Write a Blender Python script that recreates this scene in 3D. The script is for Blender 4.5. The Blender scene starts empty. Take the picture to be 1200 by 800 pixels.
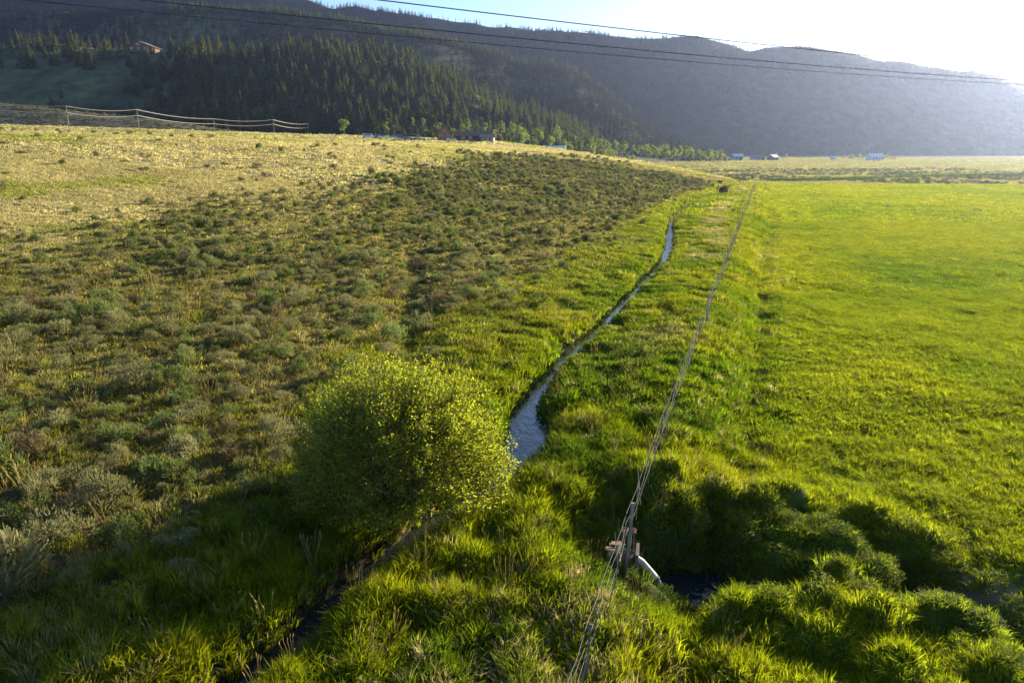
import bpy, math, random
import numpy as np
from mathutils import Vector, Matrix

# ------------------------------------------------------------------ camera, sky, sun, exposure
scene = bpy.context.scene
COL = scene.collection
R = math.radians
CAM_Z = 10.0
PITCH = math.atan(222 / 840)
cam_d = bpy.data.cameras.new('camera')
cam_d.sensor_width = 36.0
cam_d.lens = 25.2
cam_d.clip_start = 0.1
cam_d.clip_end = 12000
cam = bpy.data.objects.new('camera', cam_d)
COL.objects.link(cam)
cam.location = (0, 0, CAM_Z)
cam.rotation_euler = (math.pi / 2 - PITCH, 0, 0)
scene.camera = cam

SUN_AZ, SUN_EL = R(47), R(13)          # azimuth to the right of the viewing direction (+Y)
world = bpy.data.worlds.new('World')
scene.world = world
world.use_nodes = True
wn = world.node_tree
for n in list(wn.nodes):
    wn.nodes.remove(n)
sky = wn.nodes.new('ShaderNodeTexSky')
sky.sky_type = 'NISHITA'
sky.sun_disc = False
sky.sun_elevation = SUN_EL
sky.sun_rotation = SUN_AZ
sky.altitude = 1500
sky.air_density = 1.0
sky.dust_density = 2.2
sky.ozone_density = 3.0
bg = wn.nodes.new('ShaderNodeBackground')
bg.inputs['Strength'].default_value = 0.078
wo = wn.nodes.new('ShaderNodeOutputWorld')
wn.links.new(sky.outputs[0], bg.inputs[0])
wn.links.new(bg.outputs[0], wo.inputs[0])

sun_d = bpy.data.lights.new('sun', 'SUN')
sun_d.energy = 5.0
sun_d.angle = R(0.53)
sun_d.color = (1.0, 0.83, 0.58)
sun = bpy.data.objects.new('sun', sun_d)
COL.objects.link(sun)
S = Vector((math.sin(SUN_AZ) * math.cos(SUN_EL), math.cos(SUN_AZ) * math.cos(SUN_EL), math.sin(SUN_EL)))
sun.rotation_euler = S.to_track_quat('Z', 'Y').to_euler()
sun.location = (60, 60, 60)

vs = scene.view_settings
vs.view_transform = 'Standard'
vs.look = 'None'
vs.exposure = 1.85
vs.gamma = 1.0
vs.use_curve_mapping = False
scene.render.engine = 'CYCLES'
cy = scene.cycles
cy.use_denoising = True
cy.max_bounces = 6
cy.diffuse_bounces = 3
cy.glossy_bounces = 3
cy.transmission_bounces = 4
cy.transparent_max_bounces = 8
cy.volume_bounces = 0
cy.caustics_reflective = False
cy.caustics_refractive = False
cy.use_adaptive_sampling = True
cy.adaptive_threshold = 0.015

random.seed(7)
rng = np.random.default_rng(11)

# ------------------------------------------------------------------ small maths
def sstep(a, b, x):
    t = np.clip((np.asarray(x, float) - a) / (b - a), 0, 1)
    return t * t * (3 - 2 * t)

def _hash(ix, iy, seed):
    h = (ix.astype(np.int64) * 374761393 + iy.astype(np.int64) * 668265263 + seed * 2147483647) & 0xFFFFFFFF
    h = ((h ^ (h >> 13)) * 1274126177) & 0xFFFFFFFF
    h = (h ^ (h >> 16)) & 0xFFFFFFFF
    return h / 4294967295.0

def noise(x, y, s=1.0, seed=0):
    """value noise in 0..1, wavelength s"""
    x = np.asarray(x, float) / s + 1000.0 + seed * 17.3
    y = np.asarray(y, float) / s + 1000.0 + seed * 5.7
    ix, iy = np.floor(x), np.floor(y)
    fx, fy = x - ix, y - iy
    fx = fx * fx * (3 - 2 * fx)
    fy = fy * fy * (3 - 2 * fy)
    a, b = _hash(ix, iy, seed), _hash(ix + 1, iy, seed)
    c, d = _hash(ix, iy + 1, seed), _hash(ix + 1, iy + 1, seed)
    return (a * (1 - fx) + b * fx) * (1 - fy) + (c * (1 - fx) + d * fx) * fy

def fbm(x, y, s, seed=0, n=3):
    v, a, t = 0, 1.0, 0
    for k in range(n):
        v = v + a * noise(x, y, s / 2 ** k, seed + k)
        t += a
        a *= 0.5
    return v / t

# ------------------------------------------------------------------ the lie of the land
DP = [(-10.5, 2.0), (-7.2, 7.0), (-4.5, 11.9), (-3.8, 13.8), (-2.75, 15.85), (-1.42, 18.0), (0.0, 20.7), (0.62, 23.0),
      (0.42, 25.9), (1.48, 29.5), (3.5, 35.7), (5.8, 41.4), (8.9, 50.7), (13.8, 64.8), (16.0, 73.4), (22.6, 103.0),
      (30.5, 130.0), (43.6, 162.0), (74.7, 238.0), (84.0, 300.0), (96.0, 440.0), (110.0, 1150.0), (150.0, 3500.0)]
_yy = np.concatenate([np.arange(2, 260, 0.4), np.arange(260, 3500, 20)])
_xx = np.interp(_yy, [p[1] for p in DP], [p[0] for p in DP])
_k = np.hanning(9); _k /= _k.sum()
_xs = np.convolve(np.pad(_xx, 4, mode='edge'), _k, 'valid')
_xs[-30:] = _xx[-30:]; _xs[:6] = _xx[:6]
_sl = np.gradient(_xs, _yy)

def ditch_x(y):
    return np.interp(y, _yy, _xs)

def ditch_d(x, y):
    m = np.interp(y, _yy, _sl)
    return (x - np.interp(y, _yy, _xs)) / np.sqrt(1 + m * m)

def half_width(y):
    w = 0.27 + 0.22 * (noise(y, y * 0, 3.1, 3) - 0.4)
    w = w + 0.28 * np.exp(-((np.asarray(y) - 23.0) / 2.0) ** 2) + 0.15 * np.exp(-((np.asarray(y) - 78.0) / 12) ** 2)
    return np.maximum(w + sstep(60, 130, y) * 0.14 - .14 * (1 - sstep(14, 18.5, y)), .10)

def fence_x(y):
    return 1.17 + 0.3437 * (np.asarray(y, float) - 10.4)

TOE_Y = [0, 12, 16, 20, 27.1, 37.8, 49.6, 71, 95, 170, 400]
TOE_X = [0.2, 3.2, 4.2, 6.6, 9.2, 13.0, 17.2, 24.5, 33.5, 58.5, 138]
CORE = np.array([(3.6, 15.9), (5.4, 16.3), (7.6, 16.4), (9.4, 15.2), (11.0, 13.2), (12.6, 10.5), (14.5, 6.5)])

def seg_dist(x, y, P):
    best = np.full(np.shape(x), 1e9)
    for (x0, y0), (x1, y1) in zip(P[:-1], P[1:]):
        dx, dy = x1 - x0, y1 - y0
        t = np.clip(((x - x0) * dx + (y - y0) * dy) / (dx * dx + dy * dy), 0, 1)
        best = np.minimum(best, np.hypot(x - x0 - t * dx, y - y0 - t * dy))
    return best

_mr = np.random.default_rng(77)
MOUNDS = []
for _ in range(170):
    my = _mr.uniform(8.5, 20.0); mx = _mr.uniform(3.8, 15.5)
    if math.hypot((mx - 4.55) / 1.9, (my - 15.9) / 1.7) < 1:
        continue
    if math.hypot(mx - 11.4, my - 14.9) < 1.5:
        continue
    MOUNDS.append((mx, my, _mr.uniform(.42, .85), _mr.uniform(.3, .72)))
POOL = (4.55, 16.05)

def bench(x, y):
    return 9.2 - 0.031 * x + 0.0100 * y + 2.2 * sstep(300, 385, y) + 0.6 * (fbm(x, y, 60, 21) - 0.5)

def height(x, y, fine=True):
    x = np.asarray(x, float); y = np.asarray(y, float)
    d = ditch_d(x, y)
    hw = half_width(y)
    # --- right of the ditch: berm, toe, meadow
    toe = np.interp(y, TOE_Y, TOE_X)
    fx = fence_x(y)
    bf = 1 - sstep(fx + 0.2, np.maximum(toe + 0.6, fx + 1.7), x)
    far = 1 - sstep(190, 260, y)
    zr = (0.80 + .25 * sstep(20, 30, y) * sstep(1.5, 4.0, d)) * bf * (0.25 + 0.75 * far)
    zr = zr + 0.0075 * np.clip(y - 380, 0, 700) + 0.25 * (fbm(x, y, 35, 5) - 0.5) * (1 - bf)
    zr = zr - .24 * np.exp(-((x - toe - .3 - 1.0 * (fbm(x, y, 5, 33) - .5)) / .75) ** 2) * sstep(19, 24, y) * (1 - sstep(110, 160, y))
    # trench in the near right corner
    cd = seg_dist(x, y, CORE) + 0.9 * (fbm(x, y, 2.6, 31) - 0.5)
    tr = 1 - sstep(1.2, 3.1, cd)
    lip = np.exp(-((cd - 3.3) / 0.7) ** 2)
    zr = zr - .62 * tr + 0.16 * lip * sstep(4.5, 6.5, x)
    pit = np.exp(-(((x - POOL[0]) / 1.35) ** 2 + ((y - POOL[1]) / 0.95) ** 2) ** 2)
    fr_ = np.exp(-(((x - POOL[0]) / 1.2) ** 2 + ((y - POOL[1] + 1.6) / 1.1) ** 2))
    zr = zr - .28 * fr_
    zr = zr * (1 - pit) - 1.25 * pit
    # --- left of the ditch: bank, sage slope, bench
    a = np.maximum(-d - 1.0, 0)
    slope = 0.085 + 0.075 * sstep(50, 210, y)
    sc = 0.75 + slope * a + 0.9 * (fbm(x, y, 26, 9) - 0.5) * sstep(4, 25, a)
    # gully in the slope
    g = np.exp(-((x + 6.0 + 0.10 * (y - 40) + 1.2 * (fbm(x, y, 9, 8) - .5)) / 1.4) ** 2) * sstep(27, 33, y) * (1 - sstep(52, 64, y))
    sc = sc - 0.55 * g
    B = bench(x, y)
    k = 1.6
    zl = -k * np.log(np.exp(-np.clip(sc / k, -30, 30)) + np.exp(-np.clip(B / k, -30, 30)))
    zl = np.where(B - sc > 25, sc, zl)
    zl = zl - 9.0 * sstep(400, 470, y) * sstep(20, 60, a)
    zr = zr + .45 * np.exp(-(((x - 11.4) / 1.3) ** 2 + ((y - 14.9) / 1.0) ** 2))
    z = np.where(d > 0, zr, zl)
    # --- the ditch itself
    ad = np.abs(d) + 0.22 * (fbm(x, y, 1.3, 41) - 0.5)
    cut = 1 - sstep(hw, hw + 0.5, ad)
    cut = cut * (1 - sstep(225, 250, y))
    z = z * (1 - cut) + (-0.15) * cut
    if fine:
        near = 1 - sstep(120, 260, y)
        lush = np.where(d > 0, 1.0, 1 - sstep(3, 8, -d))
        mead = sstep(0, 2.0, x - toe) * (1 - tr)
        hum = (noise(x, y, 1.5, 51) + 0.6 * noise(x, y, 0.8, 52)) / 1.6
        hum = np.abs(hum - 0.5) * 2
        amp = (0.10 + 0.42 * lush * (1 - mead)) * near
        amp = amp + 0.35 * tr
        z = z + amp * (0.45 - hum) * sstep(hw * 0.6, hw + 0.9, np.abs(d))
        reg = (x > 2) & (x < 17.5) & (y > 7) & (y < 21)
        if reg.any():
            xr, yr = x[reg], y[reg]
            add = np.zeros(xr.shape)
            for mx, my, mr_, mh in MOUNDS:
                q = ((xr - mx) ** 2 + (yr - my) ** 2) / (mr_ * mr_)
                add = np.maximum(add, mh * 1.5 * np.exp(-q * q * .8))
            w_ = sstep(-.1, .35, tr[reg])
            z[reg] = z[reg] + add * np.maximum(w_, .35 * (yr < 15)) - .12 * w_
        z = z + 0.16 * (fbm(x, y, 4.0, 61) - 0.5) * near * sstep(hw, hw + 1, np.abs(d))
        z = z + 0.14 * mead * near * (noise(x, y, 2.2, 66) - 0.5)
    return z

def zone(x, y):
    """weights: lush bank, meadow, sage slope, dry bench, far flat"""
    d = ditch_d(x, y)
    toe = np.interp(y, TOE_Y, TOE_X)
    wob = 5 * (fbm(x, y, 9, 71) - 0.5)
    a = -d
    far_edge = 238 - 0.10 * np.clip(x - 80, -50, 400)
    right = d > 0
    far = sstep(-8, 8, y - far_edge)
    meadow = np.where(right, sstep(-0.5, 2.5, x - toe) * (1 - far), 0)
    lush = np.where(right, (1 - sstep(-0.5, 2.5, x - toe)) * (1 - far), 1 - sstep(2.5 - 1.0 * (1 - sstep(16, 24, y)), 9.5 - 3 * sstep(60, 140, y) - 4.2 * (1 - sstep(16, 26, y)), a + wob * 0.8))
    lush = lush * (1 - sstep(215, 245, y))
    edge = 40 + 16 * sstep(30, 80, -x) + 10 * sstep(90, 200, y)
    dry = np.where(right, 0, sstep(edge - 10, edge + 12, a + 3.2 * wob))
    dry = np.where(~right & (y > 250), np.maximum(dry, .75), dry)
    sage = np.where(right, 0, 1 - dry) * (1 - lush)
    dry = dry * (1 - lush)
    farf = np.where(right, far, 0)
    return lush, meadow, sage, dry, farf

# ------------------------------------------------------------------ materials
MATS = {}
def nodes_of(name):
    m = bpy.data.materials.new(name)
    m.use_nodes = True
    nt = m.node_tree
    for n in list(nt.nodes):
        nt.nodes.remove(n)
    MATS[name] = m
    return m, nt, nt.nodes.new, nt.links.new

def mat_plain(name, col, rough=0.7, metal=0.0, noise_s=4.0, var=0.35, bump=0.0, spec=0.4, bscale=30):
    m, nt, N, L = nodes_of(name)
    out = N('ShaderNodeOutputMaterial'); b = N('ShaderNodeBsdfPrincipled')
    tc = N('ShaderNodeTexCoord'); nz = N('ShaderNodeTexNoise')
    nz.inputs['Scale'].default_value = noise_s
    nz.inputs['Detail'].default_value = 5
    L(tc.outputs['Object'], nz.inputs['Vector'])
    rp = N('ShaderNodeValToRGB')
    rp.color_ramp.elements[0].position = 0.3
    rp.color_ramp.elements[1].position = 0.72
    rp.color_ramp.elements[0].color = (*[c * (1 - var) for c in col], 1)
    rp.color_ramp.elements[1].color = (*[min(1, c * (1 + var)) for c in col], 1)
    L(nz.outputs['Fac'], rp.inputs[0]); L(rp.outputs[0], b.inputs['Base Color'])
    b.inputs['Roughness'].default_value = rough
    b.inputs['Metallic'].default_value = metal
    b.inputs['Specular IOR Level'].default_value = spec
    if bump:
        n2 = N('ShaderNodeTexNoise'); n2.inputs['Scale'].default_value = bscale
        bp = N('ShaderNodeBump'); bp.inputs['Strength'].default_value = bump
        L(tc.outputs['Object'], n2.inputs['Vector']); L(n2.outputs['Fac'], bp.inputs['Height']); L(bp.outputs[0], b.inputs['Normal'])
    L(b.outputs[0], out.inputs[0])
    return m

def mat_leaf(name, col=None, trans=0.45, var=0.3, rough=0.55, spec=0.25, tcol=(1.0, 1.05, 0.5), hue=0.0, gloss=True):
    """thin leaf: reflects and lets light through; col None -> tint handed over by the scatter"""
    m, nt, N, L = nodes_of(name)
    out = N('ShaderNodeOutputMaterial')
    oi = N('ShaderNodeObjectInfo')
    if col is None:
        at = N('ShaderNodeAttribute'); at.attribute_type = 'INSTANCER'; at.attribute_name = 'tint'
        src = at.outputs['Color']
    else:
        rgb = N('ShaderNodeRGB'); rgb.outputs[0].default_value = (*col, 1)
        src = rgb.outputs[0]
    geo = N('ShaderNodeNewGeometry')
    isl = N('ShaderNodeMath'); isl.operation = 'ADD'
    L(oi.outputs['Random'], isl.inputs[0]); L(geo.outputs['Random Per Island'], isl.inputs[1])
    mr = N('ShaderNodeMapRange')
    mr.inputs['From Max'].default_value = 2.0
    mr.inputs['To Min'].default_value = 1 - var
    mr.inputs['To Max'].default_value = 1 + var
    L(isl.outputs[0], mr.inputs['Value'])
    hs = N('ShaderNodeHueSaturation')
    L(src, hs.inputs['Color']); L(mr.outputs[0], hs.inputs['Value'])
    if hue:
        mh = N('ShaderNodeMapRange')
        mh.inputs['To Min'].default_value = 0.5 - hue
        mh.inputs['To Max'].default_value = 0.5 + hue
        L(geo.outputs['Random Per Island'], mh.inputs['Value']); L(mh.outputs[0], hs.inputs['Hue'])
    b = N('ShaderNodeBsdfPrincipled')
    b.inputs['Roughness'].default_value = rough
    b.inputs['Specular IOR Level'].default_value = spec
    L(hs.outputs[0], b.inputs['Base Color'])
    tr = N('ShaderNodeBsdfTranslucent')
    mx = N('ShaderNodeMix'); mx.data_type = 'RGBA'; mx.blend_type = 'MULTIPLY'
    mx.inputs['Factor'].default_value = 1.0
    L(hs.outputs[0], mx.inputs['A']); mx.inputs['B'].default_value = (*[min(c * 1.9, 4) for c in tcol], 1)
    L(mx.outputs['Result'], tr.inputs['Color'])
    ms = N('ShaderNodeMixShader'); ms.inputs[0].default_value = trans
    L(b.outputs[0], ms.inputs[1]); L(tr.outputs[0], ms.inputs[2]); L(ms.outputs[0], out.inputs[0])
    return m

def mat_ground(name):
    m, nt, N, L = nodes_of(name)
    out = N('ShaderNodeOutputMaterial'); b = N('ShaderNodeBsdfPrincipled')
    at = N('ShaderNodeAttribute'); at.attribute_name = 'soil'
    tc = N('ShaderNodeTexCoord')
    n1 = N('ShaderNodeTexNoise'); n1.inputs['Scale'].default_value = 1.7; n1.inputs['Detail'].default_value = 8; n1.inputs['Roughness'].default_value = 0.7
    L(tc.outputs['Object'], n1.inputs['Vector'])
    mr = N('ShaderNodeMapRange'); mr.inputs['From Min'].default_value = 0.3; mr.inputs['From Max'].default_value = 0.7
    mr.inputs['To Min'].default_value = 0.55; mr.inputs['To Max'].default_value = 1.4
    L(n1.outputs['Fac'], mr.inputs['Value'])
    hs = N('ShaderNodeHueSaturation'); L(at.outputs['Color'], hs.inputs['Color']); L(mr.outputs[0], hs.inputs['Value'])
    L(hs.outputs[0], b.inputs['Base Color'])
    b.inputs['Roughness'].default_value = 0.95
    b.inputs['Specular IOR Level'].default_value = 0.1
    n2 = N('ShaderNodeTexNoise'); n2.inputs['Scale'].default_value = 2.4; n2.inputs['Detail'].default_value = 9; n2.inputs['Roughness'].default_value = 0.75
    L(tc.outputs['Object'], n2.inputs['Vector'])
    bp = N('ShaderNodeBump'); bp.inputs['Strength'].default_value = 0.9; bp.inputs['Distance'].default_value = 0.25
    L(n2.outputs['Fac'], bp.inputs['Height']); L(bp.outputs[0], b.inputs['Normal'])
    L(b.outputs[0], out.inputs[0])
    return m

def mat_water(name, col=(0.012, 0.018, 0.016), bump=0.25, scale=5.0):
    m, nt, N, L = nodes_of(name)
    out = N('ShaderNodeOutputMaterial'); b = N('ShaderNodeBsdfPrincipled')
    b.inputs['Base Color'].default_value = (*col, 1)
    b.inputs['Roughness'].default_value = 0.08
    b.inputs['IOR'].default_value = 1.33
    b.inputs['Specular IOR Level'].default_value = 0.9
    tc = N('ShaderNodeTexCoord'); mp = N('ShaderNodeMapping'); mp.inputs['Scale'].default_value = (1.6, 0.7, 1)
    nz = N('ShaderNodeTexNoise'); nz.inputs['Scale'].default_value = scale; nz.inputs['Detail'].default_value = 4
    L(tc.outputs['Object'], mp.inputs[0]); L(mp.outputs[0], nz.inputs['Vector'])
    bp = N('ShaderNodeBump'); bp.inputs['Strength'].default_value = bump; bp.inputs['Distance'].default_value = 0.12
    L(nz.outputs['Fac'], bp.inputs['Height']); L(bp.outputs[0], b.inputs['Normal'])
    L(b.outputs[0], out.inputs[0])
    return m

def mat_hill(name):
    m, nt, N, L = nodes_of(name)
    out = N('ShaderNodeOutputMaterial'); b = N('ShaderNodeBsdfPrincipled')
    at = N('ShaderNodeAttribute'); at.attribute_name = 'soil'
    tc = N('ShaderNodeTexCoord')
    n1 = N('ShaderNodeTexNoise'); n1.inputs['Scale'].default_value = 0.06; n1.inputs['Detail'].default_value = 10; n1.inputs['Roughness'].default_value = 0.75
    L(tc.outputs['Object'], n1.inputs['Vector'])
    mr = N('ShaderNodeMapRange'); mr.inputs['From Min'].default_value = 0.35; mr.inputs['From Max'].default_value = 0.65
    mr.inputs['To Min'].default_value = 0.45; mr.inputs['To Max'].default_value = 1.5
    L(n1.outputs['Fac'], mr.inputs['Value'])
    hs = N('ShaderNodeHueSaturation'); L(at.outputs['Color'], hs.inputs['Color']); L(mr.outputs[0], hs.inputs['Value'])
    L(hs.outputs[0], b.inputs['Base Color'])
    b.inputs['Roughness'].default_value = 1.0
    b.inputs['Specular IOR Level'].default_value = 0.05
    bp = N('ShaderNodeBump'); bp.inputs['Strength'].default_value = 0.25; bp.inputs['Distance'].default_value = 3
    L(n1.outputs['Fac'], bp.inputs['Height']); L(bp.outputs[0], b.inputs['Normal'])
    L(b.outputs[0], out.inputs[0])
    return m

GROUND = mat_ground('ground_soil')
HILL = mat_hill('hill_ground')
WATER = mat_water('stream_water', (0.02, 0.028, 0.026), 0.28, 3.0)
POOLW = mat_water('pool_water', (0.006, 0.014, 0.022), 0.5, 3.0)
GRASS = mat_leaf('grass_blades', None, 0.5, 0.45, 0.75, 0.06, (1.0, 1.0, 0.6))
SAGELEAF = mat_leaf('sage_leaves', None, 0.25, 0.35, 0.7, 0.15, (0.9, 0.95, 0.6))
SAGE1 = mat_leaf('sage_leaves_near', (0.178, 0.172, 0.086), 0.28, 0.5, 0.7, 0.15, (0.9, 0.95, 0.6))
SAGEDARK = mat_leaf('dark_shrub_leaves', (0.035, 0.04, 0.025), 0.2, 0.4, 0.7, 0.1)
TWIG = mat_plain('twig_bark', (0.075, 0.055, 0.04), 0.9, 0, 9, 0.4, 0.3)
WILLOW = mat_leaf('willow_leaves', (0.235, 0.258, 0.034), 0.64, 0.5, 0.5, 0.2, (0.95, 1.0, 0.35), 0.025)
BARK = mat_plain('tree_bark', (0.10, 0.075, 0.055), 0.95, 0, 3, 0.4, 0.5)
ASPBARK = mat_plain('aspen_bark', (0.42, 0.40, 0.34), 0.9, 0, 3, 0.4, 0.3)
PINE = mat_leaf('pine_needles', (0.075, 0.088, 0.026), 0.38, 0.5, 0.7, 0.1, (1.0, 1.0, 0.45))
FARPINE = mat_leaf('far_pine_needles', (0.022, 0.034, 0.024), 0.2, 0.5, 0.8, 0.1, (1.0, 1.0, 0.5))
ASPEN = mat_leaf('aspen_leaves', (0.125, 0.165, 0.024), 0.45, 0.4, 0.5, 0.25, (1.0, 1.0, 0.35))
WIRE = mat_plain('galvanised_wire', (0.17, 0.16, 0.145), 0.9, 0.0, 20, 0.3, 0, 0.1)
CABLE = mat_plain('power_cable', (0.11, 0.105, 0.10), 0.5, 0.5, 5, 0.2)
TANWIRE = mat_plain('weathered_copper_wire', (0.36, 0.33, 0.28), 0.6, 0.2, 5, 0.2)
GREYWOOD = mat_plain('weathered_wood', (0.24, 0.21, 0.17), 0.9, 0, 8, 0.4, 0.5)
POLEWOOD = mat_plain('pole_wood', (0.21, 0.17, 0.13), 0.9, 0, 2, 0.35, 0.4)
RUST = mat_plain('rusty_plate', (0.29, 0.16, 0.10), 0.85, 0.1, 11, 0.45, 0.4)
REDSTEEL = mat_plain('faded_red_steel', (0.21, 0.10, 0.085), 0.7, 0.2, 14, 0.4, 0.3)
GREYSTEEL = mat_plain('grey_steel', (0.20, 0.20, 0.20), 0.55, 0.6, 12, 0.4, 0.2)
PALEPIPE = mat_plain('pale_pipe', (0.52, 0.50, 0.42), 0.6, 0, 6, 0.35, 0.2)
CONCRETE = mat_plain('concrete', (0.13, 0.125, 0.115), 0.95, 0, 8, 0.3, 0.4)
LOGWALL = mat_plain('log_wall', (0.30, 0.14, 0.07), 0.85, 0, 2, 0.3, 0.4)
BROWNROOF = mat_plain('brown_shingle_roof', (0.16, 0.10, 0.075), 0.9, 0, 2, 0.3, 0.4)
REDROOF = mat_plain('tan_roof', (0.25, 0.19, 0.14), 0.85, 0, 2, 0.3, 0.3)
DARKWALL = mat_plain('dark_brown_wall', (0.13, 0.075, 0.05), 0.9, 0, 2, 0.3)
TANWALL = mat_plain('tan_wall', (0.50, 0.40, 0.28), 0.9, 0, 2, 0.2)
WHITEWALL = mat_plain('white_siding', (0.68, 0.68, 0.66), 0.8, 0, 2, 0.12)
BLUEWALL = mat_plain('blue_grey_siding', (0.24, 0.36, 0.47), 0.8, 0, 2, 0.15)
METALROOF = mat_plain('pale_metal_roof', (0.66, 0.65, 0.62), 0.5, 0.1, 3, 0.12)
GLASS = mat_plain('window_glass', (0.03, 0.04, 0.05), 0.08, 0, 3, 0.2, 0, 0.8)
TYRE = mat_plain('tyre_rubber', (0.02, 0.02, 0.02), 0.85, 0, 9, 0.2)
CARW = mat_plain('white_paint', (0.72, 0.73, 0.74), 0.3, 0, 2, 0.05)
CARB = mat_plain('blue_paint', (0.05, 0.12, 0.26), 0.3, 0.2, 2, 0.08)
CARS = mat_plain('silver_paint', (0.45, 0.47, 0.5), 0.3, 0.6, 2, 0.08)
CARG = mat_plain('dark_grey_paint', (0.06, 0.07, 0.08), 0.3, 0.3, 2, 0.08)
ROCK = mat_plain('pale_rock', (0.42, 0.40, 0.37), 0.95, 0, 2, 0.3, 0.6)

# ------------------------------------------------------------------ mesh helpers
class MB:
    def __init__(self):
        self.v = []; self.f = []
    def box(self, c, s, rot=None):
        b = len(self.v)
        for k in range(8):
            p = Vector(((k & 1) - .5, ((k >> 1) & 1) - .5, ((k >> 2) & 1) - .5))
            p = Vector((p.x * s[0], p.y * s[1], p.z * s[2]))
            if rot is not None:
                p = rot @ p
            self.v.append(tuple(p + Vector(c)))
        for q in ((0, 2, 3, 1), (4, 5, 7, 6), (0, 1, 5, 4), (2, 6, 7, 3), (0, 4, 6, 2), (1, 3, 7, 5)):
            self.f.append(tuple(b + i for i in q))
        return self
    def tube(self, pts, r, n=6, cap=True):
        pts = [Vector(p) for p in pts]
        rs = r if hasattr(r, '__len__') else [r] * len(pts)
        b = len(self.v)
        for i, p in enumerate(pts):
            t = (pts[min(i + 1, len(pts) - 1)] - pts[max(i - 1, 0)])
            if t.length < 1e-9:
                t = Vector((0, 0, 1))
            t.normalize()
            u = t.cross(Vector((0, 0, 1)))
            if u.length < 1e-3:
                u = t.cross(Vector((1, 0, 0)))
            u.normalize(); w = t.cross(u)
            for k in range(n):
                a = 2 * math.pi * k / n
                self.v.append(tuple(p + (u * math.cos(a) + w * math.sin(a)) * rs[i]))
        for i in range(len(pts) - 1):
            for k in range(n):
                a0 = b + i * n + k; a1 = b + i * n + (k + 1) % n
                self.f.append((a0, a1, a1 + n, a0 + n))
        if cap:
            self.f.append(tuple(b + k for k in range(n))[::-1])
            self.f.append(tuple(b + (len(pts) - 1) * n + k for k in range(n)))
        return self
    def prism(self, prof, depth, axis='y', off=0.0):
        """closed profile in (h, z) pushed along axis by depth, centred"""
        b = len(self.v); n = len(prof)
        for s in (-.5, .5):
            for h, z in prof:
                self.v.append((h, s * depth + off, z) if axis == 'y' else (s * depth + off, h, z))
        self.f.append(tuple(b + i for i in range(n)))
        self.f.append(tuple(b + n + i for i in range(n))[::-1])
        for i in range(n):
            j = (i + 1) % n
            self.f.append((b + i, b + n + i, b + n + j, b + j))
        return self
    def poly(self, *pts):
        b = len(self.v)
        self.v += [tuple(p) for p in pts]
        self.f.append(tuple(range(b, b + len(pts))))
        return self
    def mesh(self, name, mat, smooth=False):
        me = bpy.data.meshes.new(name)
        me.from_pydata(self.v, [], self.f)
        me.materials.append(mat)
        if smooth:
            me.polygons.foreach_set('use_smooth', [True] * len(me.polygons))
        me.update()
        return me
    def build(self, name, mat, parent=None, smooth=False):
        return link(name, self.mesh(name, mat, smooth), parent)

def link(name, me, parent=None):
    o = bpy.data.objects.new(name, me)
    COL.objects.link(o)
    if parent is not None:
        o.parent = parent
    return o

def empty(name, loc, rz=0.0):
    o = bpy.data.objects.new(name, None)
    COL.objects.link(o)
    o.location = loc
    o.rotation_euler = (0, 0, rz)
    o.empty_display_size = 0.3
    return o

def tag(o, label=None, cat=None, group=None, kind=None):
    if label: o['label'] = label
    if cat: o['category'] = cat
    if group: o['group'] = group
    if kind: o['kind'] = kind
    return o

def copy_tree(o, parent=None):
    c = o.copy()
    COL.objects.link(c)
    if parent is not None:
        c.parent = parent
    for ch in list(o.children):
        copy_tree(ch, c)
    return c

def grid_mesh(name, xs, ys, Z, mat, colors=None, smooth=True):
    nx, ny = len(xs), len(ys)
    X, Y = np.meshgrid(xs, ys)
    co = np.stack([X, Y, Z], -1).reshape(-1, 3).astype(np.float32)
    i = np.arange(nx * ny).reshape(ny, nx)
    q = np.stack([i[:-1, :-1], i[:-1, 1:], i[1:, 1:], i[1:, :-1]], -1).reshape(-1, 4)
    me = bpy.data.meshes.new(name)
    me.vertices.add(len(co)); me.vertices.foreach_set('co', co.ravel())
    me.loops.add(q.size); me.loops.foreach_set('vertex_index', q.ravel().astype(np.int32))
    me.polygons.add(len(q))
    me.polygons.foreach_set('loop_start', np.arange(0, q.size, 4, dtype=np.int32))
    if smooth:
        me.polygons.foreach_set('use_smooth', np.ones(len(q), bool))
    me.update(calc_edges=True)
    if colors is not None:
        a = me.attributes.new('soil', 'FLOAT_COLOR', 'POINT')
        c4 = np.ones((len(co), 4), np.float32); c4[:, :3] = colors.reshape(-1, 3)
        a.data.foreach_set('color', c4.ravel())
    me.materials.append(mat)
    return me

def mixc(*pairs):
    """weighted blend of colours: (weights, rgb)"""
    s = 0; t = 0
    for w, c in pairs:
        w = np.asarray(w)[..., None]
        s = s + w * np.array(c); t = t + w
    return s / np.maximum(t, 1e-6)

# ------------------------------------------------------------------ ground sheet
def graded(lo, hi, mid0, mid1, step, grow):
    out = list(np.arange(mid0, mid1, step))
    s = step; p = mid1
    while p < hi:
        out.append(p); s *= grow; p += s
    out.append(hi)
    s = step; p = mid0 - step
    left = []
    while p > lo:
        left.append(p); s *= grow; p -= s
    left.append(lo)
    return np.array(left[::-1] + out)

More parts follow.
